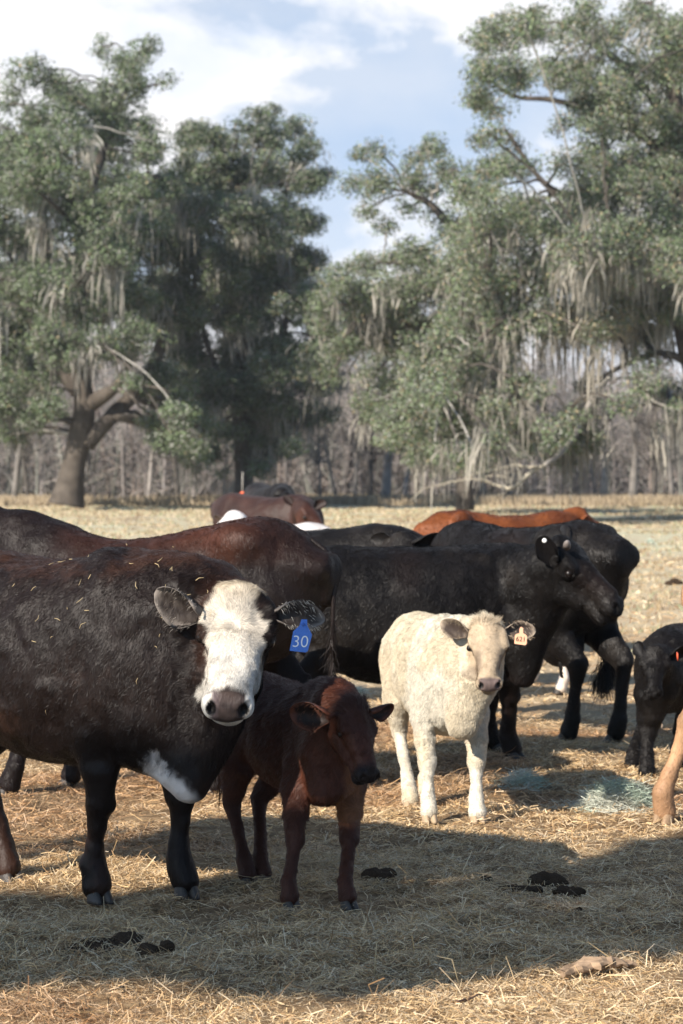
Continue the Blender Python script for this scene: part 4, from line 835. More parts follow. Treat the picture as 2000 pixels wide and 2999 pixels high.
        cc = pal[rng.integers(0, len(pal), n)] * np.array([1.0, .93, .87]) * rng.uniform(.65, 1.15, (n, 1)); br = sstep(.1, .7, vnoise(np.stack([x, y, x * 0], 1), .8, 17))[:, None]; cc = cc * (1 - .35 * br * np.array([.6, .9, 1.0]))
        return V, Q, None, np.repeat(cc, 6, 0)
    acc = Acc()
    acc.add(*straws(235000, 6.3, 10.5, .050, .0022)); acc.add(*straws(190000, 10.5, 16, .06, .0032)); acc.add(*straws(60000, 16, 26, .07, .006, zup=.008)); acc.add(*straws(26000, 26, 45, .10, .012, zup=.008))
    acc.add(*straws(4000, 6.3, 8.6, .085, .0026, tilt=.4, zup=.03))
    acc.add(*straws(2600, 6.3, 14, .15, .0030, tilt=.35, zup=.03)); acc.add(*straws(50000, 6.3, 9.0, .035, .0016))
    tag(acc.build('straw_litter', M_STRAW, smooth=False), 'loose dry hay and straw strewn over the ground', 'straw', kind='stuff')
    # short pasture grass beyond the hay
    n = 90000; y = np.sqrt(rng.uniform(20 ** 2, 95 ** 2, n)); x = rng.uniform(-1, 1, n) * (.175 * y + 1); pp = np.stack([x, y, x * 0], 1)
    k_ = (vnoise(pp, 1.1, 41) + .7 * vnoise(pp, .35, 42)) > .15; pp = pp[k_]; n = len(pp); pp[:, 2] = gh(pp[:, 0], pp[:, 1]) - .005
    d = nrm(np.array([0, 0, 1.0]) + .7 * rng.standard_normal((n, 3)) * [1, 1, .3]); gp = np.array([(.46, .38, .25), (.36, .27, .16), (.33, .34, .21), (.50, .42, .29), (.24, .16, .10)])
    a = Acc(); a.add(*blades(pp, d, nrm(np.cross(d, [0, 1, .01])), rng.uniform(.03, .11, n), .004 + .0007 * pp[:, 1], gp[rng.choice(5, n, p=[.33, .2, .17, .2, .1])] * rng.uniform(.7, 1.2, (n, 1)), None))
    tag(a.build('pasture_grass', M_STRAW, smooth=False), 'short dry pasture grass beyond the hay', 'grass', kind='stuff')
    # a few taller bent stalks
    for k_, (u, v, hgt, lean) in enumerate([(1438, 1840, .10, -.35), (1195, 1800, .09, -.2), (1055, 2265, .09, -.5), (860, 2240, .11, .12), (40, 2230, .12, -.2), (1062, 2100, .05, .1)]):
        a = Acc(); g0 = G(u, v); g0[2] = 0; pth = [g0, g0 + [lean * hgt * .5, 0, hgt * .9], g0 + [lean * hgt * 1.6, 0, hgt * (1.02 if k_ else .95)]]
        V, Q, T = tube(pth, [.0018, .0016, .0008], 5); a.add(V, Q, T, np.array([.62, .50, .30]))
        lab = ['bent straw stalk standing up beside the green net wrap', 'upright straw stalk standing near the hooves of the black profile cow', 'long curved straw rising behind the bark piece', 'thin upright straw at the front edge of the shade',
               'long straw standing in the lit hay at the lower left', 'short straw stub beside the small lit patch in the shade'][k_]
        tag(a.build('straw_stalk', M_STRAW), lab, 'straw stalk', 'single straw stalks standing up from the litter')
    # dung lumps and one mound of dark hay
    def lump(c, rx, ry, rz, seed, n=1):
        r = np.random.default_rng(seed); pr = []
        for _ in range(9):
            q = r.standard_normal(3) * np.array([rx, ry, rz]) * .42; q[2] = abs(q[2]) * .8; s_ = r.uniform(.30, .55)
            pr.append(Ell(np.asarray(c) + q, np.eye(3), np.array([rx, ry, rz * .9]) * s_ + .004, .012))
        return polygonise(pr, [], max(.004, min(rx, rz) * .14), lambda p: .006 * vnoise(p, .02, seed) + .004 * vnoise(p, .009, seed + 1), .02)
    dl = [(1190, 2052, .075, .05, .035, 'wide flat dark dung pat in the shade, between two other lumps'), (1258, 2030, .05, .04, .040, 'pointed dark dung lump in the shade, farthest right of the row'),
          (1112, 2040, .035, .03, .025, 'small dark dung clump left of the wide flat pat'), (1310, 2055, .035, .03, .02, 'low dark dung lump just behind the small lit patch'), (1325, 2102, .014, .014, .022, 'tiny dark dung nub beside the small lit patch'),
          (348, 2205, .055, .055, .050, 'round dark dung ball in the shade at lower left'), (222, 2180, .085, .085, .035, 'dark dung clump in the shade below the white-faced cow'), (290, 2188, .05, .05, .028, 'dark dung lump between the round ball and the bigger clump at left'),
          (880, 2022, .06, .05, .04, 'dark hay mound in the shade right of the brown calf hooves'), (1538, 1365, .10, .1, .05, 'brown dung pat in the sunny field right of the black cows')]
    for k_, (u, v, rx, ry, rz, lab) in enumerate(dl):
        g0 = G(u, v); g0[2] = float(ground_z(g0[1])); V, Q = lump(g0, rx * 1.35, ry * 1.5, rz * 1.3, 40 + k_); o = mesh_obj('dung_clump', V, [Q], M_DUNG); tag(o, lab, 'dung', 'dung clumps on the ground')
    # bark
    a = Acc(); b0 = G(1290, 2246); b1 = G(1462, 2226); m = 16; pth = []; rr = []
    for k_ in range(m):
        s_ = k_ / (m - 1); pth.append(b0 * (1 - s_) + b1 * s_ + np.array([0, .02 * math.sin(s_ * 3), .022 + .018 * math.sin(s_ * math.pi)])); rr.append(.012 + .030 * math.sin(max(s_, .02) * math.pi) ** .7 * (1 + .2 * math.sin(k_ * 2.3)))
    V, Q, T = tube(pth, rr, 16, flat=.42); V = V + .011 * np.stack([vnoise(V, .03, 1), vnoise(V, .02, 2), vnoise(V * [1, 3, 3], .025, 3)], 1) - np.array([0, 0, .012])
    a.add(V, Q, T, np.array([.25, .175, .115]) * (1 + .5 * vnoise(V * [1, 5, 5], .018, 6)[:, None]))
    tag(a.build('bark_piece', M_BARK, smooth=False), 'flaking piece of bark lying on the sunlit hay at lower right', 'bark')
    for k_, (u0, v0, u1, v1, r_, c_, lab) in enumerate([(1340, 2292, 1568, 2275, .0028, (.5, .34, .2), 'long pale twig lying at the lower right edge'), (1050, 2320, 1140, 2290, .0035, (.13, .07, .05), 'thin dark twig on the sunlit hay at the bottom'),
              (400, 1965, 600, 1985, .0022, (.5, .38, .22), 'thin long straw stem lying by the foreleg of the white-faced cow')]):
        a = Acc(); p0, p1 = G(u0, v0), G(u1, v1); s_ = np.linspace(0, 1, 12)[:, None]; pth = p0 * (1 - s_) + p1 * s_ + np.array([0, 0, .022]) + .01 * np.stack([vnoise(s_ * [3, 1, 1], .3, 5 + k_), vnoise(s_ * [3, 1, 1], .3, 6 + k_), vnoise(s_ * [3, 1, 1], .3, 7 + k_)], 1)
        V, Q, T = tube(pth, np.linspace(r_, r_ * .5, 12), 6); a.add(V, Q, T, np.array(c_)); tag(a.build('twig', M_STRAW), lab, 'twig', 'loose twigs on the hay')
    # tangled net wrap
    for k_, (u, v, rx, ry, rz, n, lab) in enumerate([(1415, 1853, .21, .18, .13, 2400, 'large tangled heap of pale green net wrap on the hay'), (1205, 1800, .13, .22, .07, 500, 'smaller tangle of green net wrap left of the large heap'),
              (1493, 1283, .10, .3, .09, 300, 'small pale green tuft of net wrap far off in the sunny field'), (815, 1590, .10, .3, .04, 300, 'green net wrap scrap under the belly of the black profile cow')]):
        g0 = G(u, v); g0[2] = float(ground_z(g0[1])); a = Acc(); r = np.random.default_rng(60 + k_)
        q = r.standard_normal((n, 3)) * .48; q[:, 2] = np.clip(1 - .55 * (q[:, 0] ** 2 + q[:, 1] ** 2) * 2.2 + .5 * vnoise(q * 1.0, .35, 70 + k_), .03, 1.3) * r.uniform(.35, 1, n); q = q * [rx, ry, rz]
        c_ = g0 + q; aa = r.uniform(0, 6.28, n); d = np.stack([np.cos(aa), np.sin(aa), r.standard_normal(n) * .3], 1); side = nrm(np.cross(d, r.standard_normal((n, 3))))
        gm = sstep(-.1, .5, vnoise(c_, .13, 5))[:, None]; colr = np.array([.62, .63, .53]) * (1 - gm) + np.array([.38, .47, .37]) * gm
        L_ = r.uniform(.04, .13, n)
        V1 = blades(c_ - d * L_[:, None] * .5, d, side, L_, np.full(n, .0026 * g0[1] / 11.5), colr * r.uniform(.7, 1.3, (n, 1)), r.standard_normal((n, 3)) * .03); a.add(*V1)
        tag(a.build('net_wrap', M_STRAW), lab, 'net wrap', 'tangles of old bale net wrap')

# ------------------------------------------------------------------ trees
if not PARTIAL or 'trees' in PARTIAL:
    def smooth_path(pts, n):
        pts = np.array(pts, float); i = np.linspace(0, 1, len(pts)); t_ = np.linspace(0, 1, n); p = np.stack([np.interp(t_, i, pts[:, c]) for c in range(pts.shape[1])], 1)
        for _ in range(max(2, n // 8)): p[1:-1] = .25 * p[:-2] + .5 * p[1:-1] + .25 * p[2:]
        return p
    def oak(name, label, Y0, trunks, lobes, leafcol, seed, leaf=.11, dens=260, depth=3.5, moss=1.0, mossy=None, pale=.25, cat='tree', group=None, twig_col=(.20, .185, .16)):
        """trunks: lists of (u, v, dY, radius m); lobes: (u, v, r px, density, brownness)"""
        r = np.random.default_rng(seed); gz = float(ground_z(Y0)); base = P(trunks[0][0][0], trunks[0][0][1], Y0); base[2] = gz
        root = empty(name, tuple(base)); tag(root, label, cat, group)
        S = Y0 / F_PX; wood = Acc(); nodes = []
        for tr in trunks:
            pts = [np.append(P(u, v, Y0 + dy), rad * (1 if (cat == 'tree' and name == 'live_oak' and tr is trunks[0]) or seed == 101 else .6)) for u, v, dy, rad in tr]; pp = smooth_path(pts, 7 * len(pts)); wob = np.stack([vnoise(pp[:, :3], 1.5, seed + q) for q in range(3)], 1) * .18
            pp[:, :3] += wob * np.linspace(0, 1, len(pp))[:, None]; rad = pp[:, 3] * (1 + .12 * vnoise(pp[:, :3], .8, 3))
            V, Q, T = tube(pp[:, :3], rad, 12); wood.add(V, Q, T, np.array([.085, .072, .060])); nodes += [(p[:3], p[3]) for p in pp[len(pp) // 3:]]
        NP = np.array([n_[0] for n_ in nodes]); NR = np.array([n_[1] for n_ in nodes])
        LV = []; LC = []; MV = []; MC = []; lc = np.array(leafcol)
        extra = [(u + r.normal() * rp * .55, v + r.normal() * rp * .45, rp * r.uniform(.5, .85), dn * .8, bw) for u, v, rp, dn, bw in lobes for _ in range(2 if dn > .9 else 1) if dn > .75]
        for (u, v, rp, dn, bw) in list(lobes) + extra:
            c = P(u, v, Y0 + r.normal() * depth); rad = rp * S * 1.04; hollow = r.uniform(.80, 1.0)
            # bough from the nearest limb
            i = np.argmin(((NP - c) ** 2).sum(1) + 1.5 * np.maximum(NP[:, 2] - c[2], 0) ** 2); s0 = NP[i]; r0 = min(NR[i] * .55, .10); mid_ = (s0 + c) / 2 + np.array([0, 0, .25 * np.linalg.norm(c - s0) * .3])
            pp = smooth_path([s0, mid_, c], 10); pp[1:] += r.standard_normal((9, 3)) * .06 * rad; pw_ = r.random() < pale
            V, Q, T = tube(pp, np.linspace(r0, .035, 10), 6); wood.add(V, Q, T, np.array([.30, .28, .25]) if pw_ else np.array([.09, .078, .066]))
            if rad > .9: NP = np.concatenate([NP, pp[4:]]); NR = np.concatenate([NR, np.linspace(r0, .04, 10)[4:]])
            # clusters
            ncl = int(max(10, (rad ** 2) * 62 * dn)); d = nrm(r.standard_normal((ncl, 3))); rr = r.random(ncl) ** .45
            cc = c + d * (rr * rad)[:, None] * [1.05, 1.0, .82] ; nz = vnoise(cc, .9, seed + 9) + .5 * vnoise(cc, .45, seed + 8)
            cc = cc[nz > -.50]; ncl = len(cc)
            if ncl == 0: continue
            for k in range(0, ncl, 7):
                Lt = np.linalg.norm(cc[k] - c); s1 = c + (cc[k] - c) * .1; pp = smooth_path([s1, (s1 + cc[k]) / 2 + r.standard_normal(3) * .12, cc[k]], 5)
                V, Q, T = tube(pp, np.linspace(.03, .010, 5), 4, cap=False); wood.add(V, Q, T, np.array([.27, .25, .22]) if r.random() < .35 else np.array(twig_col) * .6)
            nl = max(10, int(dens / 10)); cs = r.uniform(.20, .46, ncl); tone = r.uniform(.72, 1.3, ncl) * (1 + .2 * vnoise(cc, 1.2, 2))
            idx = np.repeat(np.arange(ncl), nl); n = len(idx); q = r.standard_normal((n, 3)); q *= np.minimum(1, 1.55 / np.linalg.norm(q, axis=1))[:, None]; q = q * (cs[idx] * .66)[:, None] * [1, 1, .7]; p = cc[idx] + q
            nn = nrm(nrm(q) * .7 + np.array([0, 0, .55]) + r.standard_normal((n, 3)) * .55); a1 = nrm(np.cross(nn, r.standard_normal((n, 3)))); a2 = np.cross(nn, a1)
            l1 = (leaf * r.uniform(.6, 1.3, n))[:, None]; l2 = l1 * .5
            LV.append(np.stack([p - a1 * l1, p + a2 * l2, p + a1 * l1, p - a2 * l2], 1).reshape(-1, 3))
            br = r.random(n) < (.03 + bw); col = np.where(br[:, None], np.array([.32, .26, .16]), lc) * (tone[idx] * r.uniform(.75, 1.3, n))[:, None]
            gg = (r.random(n) < .28)[:, None]; col = np.where(gg, np.array([.25, .25, .215]) * tone[idx][:, None], col)
            LC.append(np.repeat(col, 4, 0))
            # moss curtains below
            mf = moss * (1.0 if mossy is None else mossy(u, v))
            for k in range(int(r.poisson(max(.01, rad * rad * 1.15 * mf)))):
                s1 = cc[r.integers(ncl)] + r.standard_normal(3) * .15; Lm = r.uniform(.3, 1.0) ** 1.3 * (.6 + .6 * mf); m_ = int(r.integers(22, 60)); tone_m = r.uniform(.6, 1.2)
                base_c = np.array([.33, .31, .27]) * (1 - bw) + np.array([.42, .35, .25]) * bw; st = s1 + r.standard_normal((m_, 3)) * [.24, .18, .16]; Lk = Lm * r.uniform(.1, 1.1, m_) ** 1.3
                jit = r.standard_normal((m_, 3)) * [.13, .13, .1] + r.standard_normal(3) * .08; wv = r.uniform(.010, .042, m_)[:, None]; an = r.uniform(0, 3.14, m_); sd = np.stack([np.cos(an), np.sin(an), np.zeros(m_)], 1)
                dn_ = np.array([0, 0, -1.0]); m1 = st + dn_ * Lk[:, None] * .5 + jit; m2 = st + dn_ * Lk[:, None] + jit * 1.3
                MV.append(np.stack([st - sd * wv * .4, st + sd * wv * .4, m1 + sd * wv, m1 - sd * wv, m2 + sd * wv * .15, m2 - sd * wv * .15], 1).reshape(-1, 3)); MC.append(np.repeat(base_c * tone_m * r.uniform(.8, 1.2, (m_, 1)), 6, 0))
        wood.build('trunk', M_BARK, root)
        V = np.concatenate(LV); k = np.arange(len(V) // 4)[:, None] * 4; mesh_obj('crown', localise(root, V), [k + [[0, 1, 2, 3]]], M_LEAF, root, np.concatenate(LC), smooth=False)
        if MV:
            V = np.concatenate(MV); k = np.arange(len(V) // 6)[:, None] * 6; mesh_obj('moss', localise(root, V), [np.concatenate([k + [[0, 1, 2, 3]], k + [[3, 2, 4, 5]]])], M_MOSS, root, np.concatenate(MC), smooth=False)['kind'] = 'stuff'
        return root
    LEAF = (.125, .165, .084)
    A_ = [(30,420,60,1),(210,540,70,1),(120,660,70,1),(260,660,70,1),(330,520,60,1),(60,740,60,1),(300,140,55,.8),(345,110,32,.7),(240,110,32,.6),(375,190,28,.45),(290,210,60,.8),(60,160,42,.7),(120,190,45,.7),(30,200,25,.5),(180,220,50,.8),(20,245,22,.5),(230,270,70,1),(110,280,60,1),(50,310,55,1),(340,290,30,.8),(130,360,80,1),(250,350,80,1),
          (340,350,45,1),(10,380,60,1),(60,450,80,1),(160,480,90,1),(280,460,90,1),(360,430,50,1),(60,560,80,1),(180,600,90,1),(300,570,80,1),(20,650,60,1),(100,690,80,1),(220,700,80,1),(330,670,60,1),(30,770,60,1),(130,790,70,1),(230,790,55,.9),(320,780,60,.9),
          (40,850,60,1),(10,920,40,1),(70,960,32,.8),(90,900,40,.9),(110,860,50,.9),(370,870,55,1),(430,950,50,1),(470,990,36,.9),(400,1000,40,.8),(350,960,30,.8),(300,880,20,.5),(20,960,40,1),(110,930,40,1),(30,1000,28,.8),(400,900,50,1),(380,1010,35,.9),(440,1030,32,.9),(-60,500,90,1),(-60,700,90,1),(-50,880,60,1),(-60,330,80,1)]
    B_ = [(410,550,50,1),(395,640,50,1),(400,760,55,1),(350,720,50,1),(440,860,55,1),(700,660,50,1),(600,560,60,1),(395,410,45,1),(470,300,40,.8),(420,320,30,.7),(510,340,45,.9),(560,290,32,.7),(620,270,38,.8),(680,290,38,.8),(715,330,32,.7),(600,340,60,1),(450,390,60,1),(540,420,70,1),(650,400,70,1),(710,430,42,.9),(750,400,20,.6),(400,470,50,1),(480,500,80,1),(590,510,80,1),(690,510,55,1),(430,600,70,1),
          (540,620,80,1.3),(650,600,70,1.3),(710,600,35,1.3),(400,680,50,1),(480,710,70,1),(580,730,70,1),(600,640,60,1.5),(690,700,50,1),(740,740,40,1),(430,800,60,1),(540,820,70,1.2),(650,820,70,1.2),(730,830,45,1),(480,900,60,1),(590,900,70,1.3),(690,900,55,1.2),(760,880,30,.9),(540,980,50,1),(630,980,55,1.1),(700,970,32,.8),(560,1040,34,1),(480,1040,34,1),(620,1040,34,1),(680,1030,28,.9),(520,1085,22,.7),(590,1080,24,.8),(740,950,30,.9)]
    C_ = [(1100,110,40,.7),(1130,60,38,.7),(1180,90,55,.8),(1230,50,50,.7),(1290,90,55,.7),(1330,30,50,.6),(1400,80,60,.7),(1460,30,60,.7),(1530,70,60,.9),(1120,170,45,.8),(1190,170,55,.8),(1260,150,45,.7),(1330,160,60,.8),(1410,180,70,.9),(1490,160,75,1),(1560,180,60,1),(1080,230,28,.6),(1130,250,40,.7),(1370,250,60,.8),(1450,270,80,1),(1540,280,70,1),
          (1110,310,32,.6),(1165,330,38,.6),(1190,390,42,.7),(1120,390,42,.8),(1300,290,35,.55),(1390,340,65,.9),(1470,370,80,1),(1550,390,60,1),(1300,380,45,.7),(1380,430,70,1),(1330,480,60,1),(1450,470,80,1),(1540,500,60,1),(1060,440,42,.9),(1130,470,55,.9),(1210,470,55,.8),(1270,520,60,1),(1180,540,65,1),(1100,550,65,1),(1360,560,80,1),(1450,580,80,1),(1540,600,70,1),
          (1040,620,60,1),(1120,640,70,1),(1210,620,70,1),(1300,640,70,1),(1390,660,70,1),(1480,680,70,1),(1550,700,55,1),(1070,720,70,1),(1150,740,70,1),(1240,730,60,1),(1330,730,60,1),(1400,740,55,1),(1480,770,45,.8),(1120,830,60,1),(1050,820,65,1),(1000,880,60,1),(1080,910,60,1),(960,950,55,1),(1040,970,50,1),(900,960,40,.9),(930,1000,35,.8),(1010,1020,38,.8),(960,1045,20,.6),
          (1270,990,45,.9),(1320,960,42,.8),(1230,1025,32,.7),(1330,1010,35,.7),(1190,970,25,.5),(1250,900,35,.5),(1360,890,35,.45),(1480,870,45,.7),(1530,900,40,.7),(1080,1000,40,.9),(1130,930,42,.9),(1180,880,40,.8),(1060,1050,28,.8),(1100,1060,24,.7),(1000,1060,24,.7),(1550,960,40,.8),(1290,1050,28,.7),(1360,1000,30,.7),(1420,930,30,.5),(1540,830,30,.5),(1600,300,90,1),(1600,600,90,1),(1620,100,90,1)]
    D_ = [(780,790,40,1),(760,860,34,.9),(900,700,60,1),(820,680,50,1),(960,680,55,1),(1030,820,55,1),(830,360,32,.7),(875,350,32,.7),(815,420,36,.7),(870,420,45,.8),(930,380,45,.8),(985,340,40,.8),(960,430,50,.8),(1020,400,45,.9),(845,480,26,.5),(890,520,26,.45),(1000,490,32,.6),(940,480,28,.5),(900,600,45,.9),(830,610,40,.9),(780,640,40,.9),(960,580,50,1),(1010,540,45,.9),(1060,520,42,.9),(860,660,55,1),(940,660,60,1),(1010,640,60,1),(760,700,45,1),(830,730,55,1),(920,740,60,1),(1000,740,60,1),
          (740,760,36,.9),(800,790,45,1),(880,800,50,1),(960,810,60,1),(860,860,42,.9),(930,880,55,1),(850,920,36,.8),(880,1000,30,.7),(850,960,25,.6),(905,1020,22,.6)]
    f = lambda L_, bz=None: [(u, v, r_, d_, (0 if bz is None else bz(u, v))) for u, v, r_, d_ in L_]
    bzC = lambda u, v: .55 * math.exp(-(((u - 1400) / 70) ** 2 + ((v - 740) / 70) ** 2)) + .08
    oak('live_oak', 'large mossy oak at the left with a thick forking trunk in view', 88.0,
        [[(152, 1160, 0, .66), (160, 1120, 0, .52), (170, 1060, 0, .46), (184, 1000, 0, .47), (192, 930, 0, .38), (180, 860, 0, .33), (170, 760, 0, .30), (190, 600, 0, .3), (210, 420, .5, .2), (270, 250, .5, .1)],
         [(196, 1020, 0, .36), (228, 985, 0, .30), (262, 945, .3, .27), (300, 912, .5, .24), (345, 860, .5, .24), (380, 760, 0, .2)], [(205, 930, 0, .3), (240, 905, -.5, .24), (270, 885, -1, .18), (310, 820, -1, .14), (300, 700, -1, .1)],
         [(180, 900, 0, .3), (130, 840, 0, .22), (90, 780, .4, .18), (60, 640, 0, .12)], [(175, 780, 0, .25), (110, 600, 1, .2), (90, 420, 1, .13), (60, 250, 1, .07)], [(190, 620, 0, .25), (300, 500, 0, .2), (340, 400, 0, .12)]],
        f(A_), LEAF, 101, leaf=.062, dens=520, moss=1.1, mossy=lambda u, v: .3 + 1.3 * (v > 450) , pale=.15)
    oak('live_oak', 'rounded dark mossy oak left of centre beside the forked oak', 97.0,
        [[(560, 1150, 0, .42), (560, 1050, 0, .36), (555, 950, 0, .42), (570, 850, 0, .36), (560, 700, 0, .3), (540, 550, 0, .2), (520, 400, 0, .1)], [(560, 940, 0, .3), (620, 850, 0, .24), (660, 740, 0, .2), (650, 560, 0, .15), (670, 400, 0, .08)], [(555, 950, 0, .25), (500, 860, 0, .2), (460, 740, 0, .17), (440, 560, 0, .1)]],
        f(B_), (.116, .152, .080), 102, leaf=.066, dens=520, moss=1.2, mossy=lambda u, v: .3 + 1.4 * (v > 450), pale=.2)
    tall = oak('live_oak', 'tallest mossy oak filling the right side of the picture', 70.0,
        [[(1660, 1180, 0, .85), (1645, 1050, 0, .62), (1620, 900, 0, .55), (1580, 760, 0, .45), (1562, 600, 0, .42), (1560, 430, 0, .34), (1560, 300, 0, .26), (1545, 150, 0, .16), (1500, 40, 0, .1)],
         [(1612, 850, 0, .3), (1540, 812, 0, .17), (1500, 812, 0, .16), (1460, 826, 0, .13), (1400, 860, -.5, .1), (1330, 920, -1, .07), (1240, 1000, -1, .05)], [(1560, 720, 0, .35), (1480, 660, -1, .25), (1380, 640, -1.5, .2), (1250, 660, -2, .15), (1100, 780, -2, .11), (1000, 900, -2, .07)],
         [(1562, 560, 0, .35), (1450, 520, 0, .25), (1330, 470, 1, .2), (1240, 420, 1, .15), (1150, 300, 1, .08)], [(1560, 380, 0, .3), (1460, 300, 0, .2), (1380, 260, 0, .16), (1260, 230, 0, .13), (1180, 225, 0, .09), (1110, 170, 0, .05)], [(1560, 300, 0, .25), (1440, 160, 0, .18), (1330, 90, 0, .1)],
         [(1618, 900, 0, .3), (1530, 930, 0, .13), (1490, 920, 0, .1), (1470, 880, 0, .08)]],
        f([(a_, b_, c_, d_ + .18) for a_, b_, c_, d_ in C_], bzC), (.142, .184, .098), 103, leaf=.050, dens=560, depth=3.0, moss=1.5, mossy=lambda u, v: (.35 + .9 * (v > 500) + .9 * (v > 650) * (u > 1100)), pale=.4)
    oak('live_oak', 'mossy oak of middle height standing just left of the tallest oak', 78.0,
        [[(1068, 1172, 0, .30), (1066, 1080, 0, .24), (1064, 980, 0, .24), (1060, 860, 0, .3), (1075, 720, 0, .28), (1070, 600, 0, .22), (1040, 520, 0, .16), (1000, 460, 0, .11), (930, 440, 0, .06)], [(1062, 840, 0, .25), (1000, 760, 0, .2), (920, 720, 0, .14), (820, 700, 0, .08)], [(1070, 640, 0, .2), (980, 610, 0, .14), (880, 600, 0, .08)]],
        f(D_, lambda u, v: .05), (.144, .184, .098), 104, leaf=.054, dens=520, depth=2.0, moss=1.0, mossy=lambda u, v: .3 + 1.0 * (v > 600), pale=.35)
    # bare pale fallen limb hanging under the oaks
    rng = np.random.default_rng(9); a = Acc(); YD = 66.0
    for k_, pth in enumerate([[(1252, 1066, .05), (1215, 1085, .09), (1185, 1118, .075), (1160, 1122, .06), (1120, 1105, .05), (1080, 1098, .045), (1040, 1108, .03), (1000, 1112, .025), (965, 1125, .02), (945, 1148, .012)], [(1235, 1072, .06), (1180, 1068, .05), (1140, 1078, .045), (1100, 1085, .04), (1070, 1100, .03)],
              [(1120, 1105, .03), (1090, 1085, .028), (1060, 1068, .02), (1042, 1078, .012)], [(1150, 1078, .03), (1120, 1062, .02), (1088, 1068, .015)], [(1262, 1085, .02), (1250, 1100, .016), (1240, 1107, .01)], [(1185, 1118, .02), (1150, 1135, .014), (1120, 1140, .008)], [(1060, 1068, .015), (1052, 1050, .01)], [(1100, 1098, .03), (1130, 1090, .02), (1165, 1096, .014)]]):
        pts = [np.append(P(u, v, YD + rng.normal() * .15), r_) for u, v, r_ in pth]; pp = smooth_path(pts, 5 * len(pts)); pp[:, :3] += .02 * rng.standard_normal((len(pp), 3)); V, Q, T = tube(pp[:, :3], pp[:, 3] * .7, 7); a.add(V, Q, T, np.array([.36, .32, .25]))
    pts = [P(1252, 1066, YD), P(1285, 1045, YD + .8), P(1320, 1000, YD + 2), P(1350, 930, YD + 3), P(1400, 860, YD + 3.5)]; pp = smooth_path(pts, 22); V, Q, T = tube(pp, np.linspace(.06, .09, 22), 8); a.add(V, Q, T, np.array([.24, .22, .20]))
    a.build('dead_branch', M_BARK, tall)['label'] = 'pale bare dead branch hanging low'
    # added oak, unseen at the left; crown cut to the foreground shade outline
    zc = 7.5; sh = SUN / SUN[2] * zc; r = np.random.default_rng(31)
    def in_shade(x, y, n):
        u = CU + x / y * F_PX
        top = np.interp(x, [-3, -1.3, -.9, -.6, -.36, -.1, .05, .3, .42, .52, .58, .63, .72, .85, 1.0, 1.3, 1.6, 3], [9.25, 9.2, 9.15, 9.35, 9.65, 9.6, 9.5, 9.45, 9.34, 9.38, 9.46, 9.53, 9.58, 9.77, 9.97, 10.55, 10.75, 10.7])
        bot = np.interp(u, [-500, 0, 784, 1100, 1300, 1568, 2200], [7.62, 7.55, 7.36, 7.62, 7.85, 8.15, 8.5])
        ok = (y < top + .025 * n) & (y > bot - .07 * n)
        gap = (((x - .49) / .075) ** 2 + ((y - 9.46) / .06) ** 2 < 1) | (((x - .86) / .16) ** 2 + ((y - 8.83) / .055) ** 2 < 1) | (((x - 1.28) / .22) ** 2 + ((y - 8.34) / .04) ** 2 < 1)
        return ok & ~gap
    n = 150000; x = r.uniform(-2.6, 2.9, n); y = r.uniform(7.2, 11.2, n); nzz = vnoise(np.stack([x, y, x * 0], 1), .28, 6) + .5 * vnoise(np.stack([x, y, x * 0], 1), .1, 7)
    k = in_shade(x, y, nzz); x = x[k]; y = y[k]; n = len(x); dz = r.uniform(-.9, .9, n); p = np.stack([x, y, x * 0], 1) + SUN / SUN[2] * (zc + dz)[:, None]
    nn = nrm(SUN + r.standard_normal((n, 3)) * .55); a1 = nrm(np.cross(nn, r.standard_normal((n, 3)))); a2 = np.cross(nn, a1); l1 = r.uniform(.03, .06, n)[:, None]
    V = np.stack([p - a1 * l1, p + a2 * l1 * .6, p + a1 * l1, p - a2 * l1 * .6], 1).reshape(-1, 3)
    root = empty('live_oak', (-11.5, -1.0, 0)); tag(root, 'unseen oak added outside the left edge to shade the foreground', 'tree')
    kk = np.arange(len(V) // 4)[:, None] * 4; mesh_obj('crown', localise(root, V), [kk + [[0, 1, 2, 3]]], M_LEAF, root, np.repeat(np.array(LEAF) * r.uniform(.7, 1.3, (n, 1)), 4, 0), smooth=False)
    wd = Acc(); c0 = np.array([0.2, 9.1, 0]) + sh
    for pts, r0, r1 in (([(-11.5, -1.0, -.1), (-11.3, -1.0, 2.5), (-11, -.8, 5), c0 + [-2.0, -.3, -.4]], .45, .25), ([c0 + [-2.0, -.3, -.4], c0 + [-.5, 0, 0], c0 + [1.8, .3, .1]], .22, .05), ([(-11, -.8, 5), (-12, -1.5, 8), (-12.5, -2, 11)], .3, .1)):
        pp = smooth_path(pts, 24); V, Q, T = tube(pp, np.linspace(r0, r1, 24), 10); wd.add(V, Q, T, np.array([.09, .08, .065]))
    wd.build('trunk', M_BARK, root)

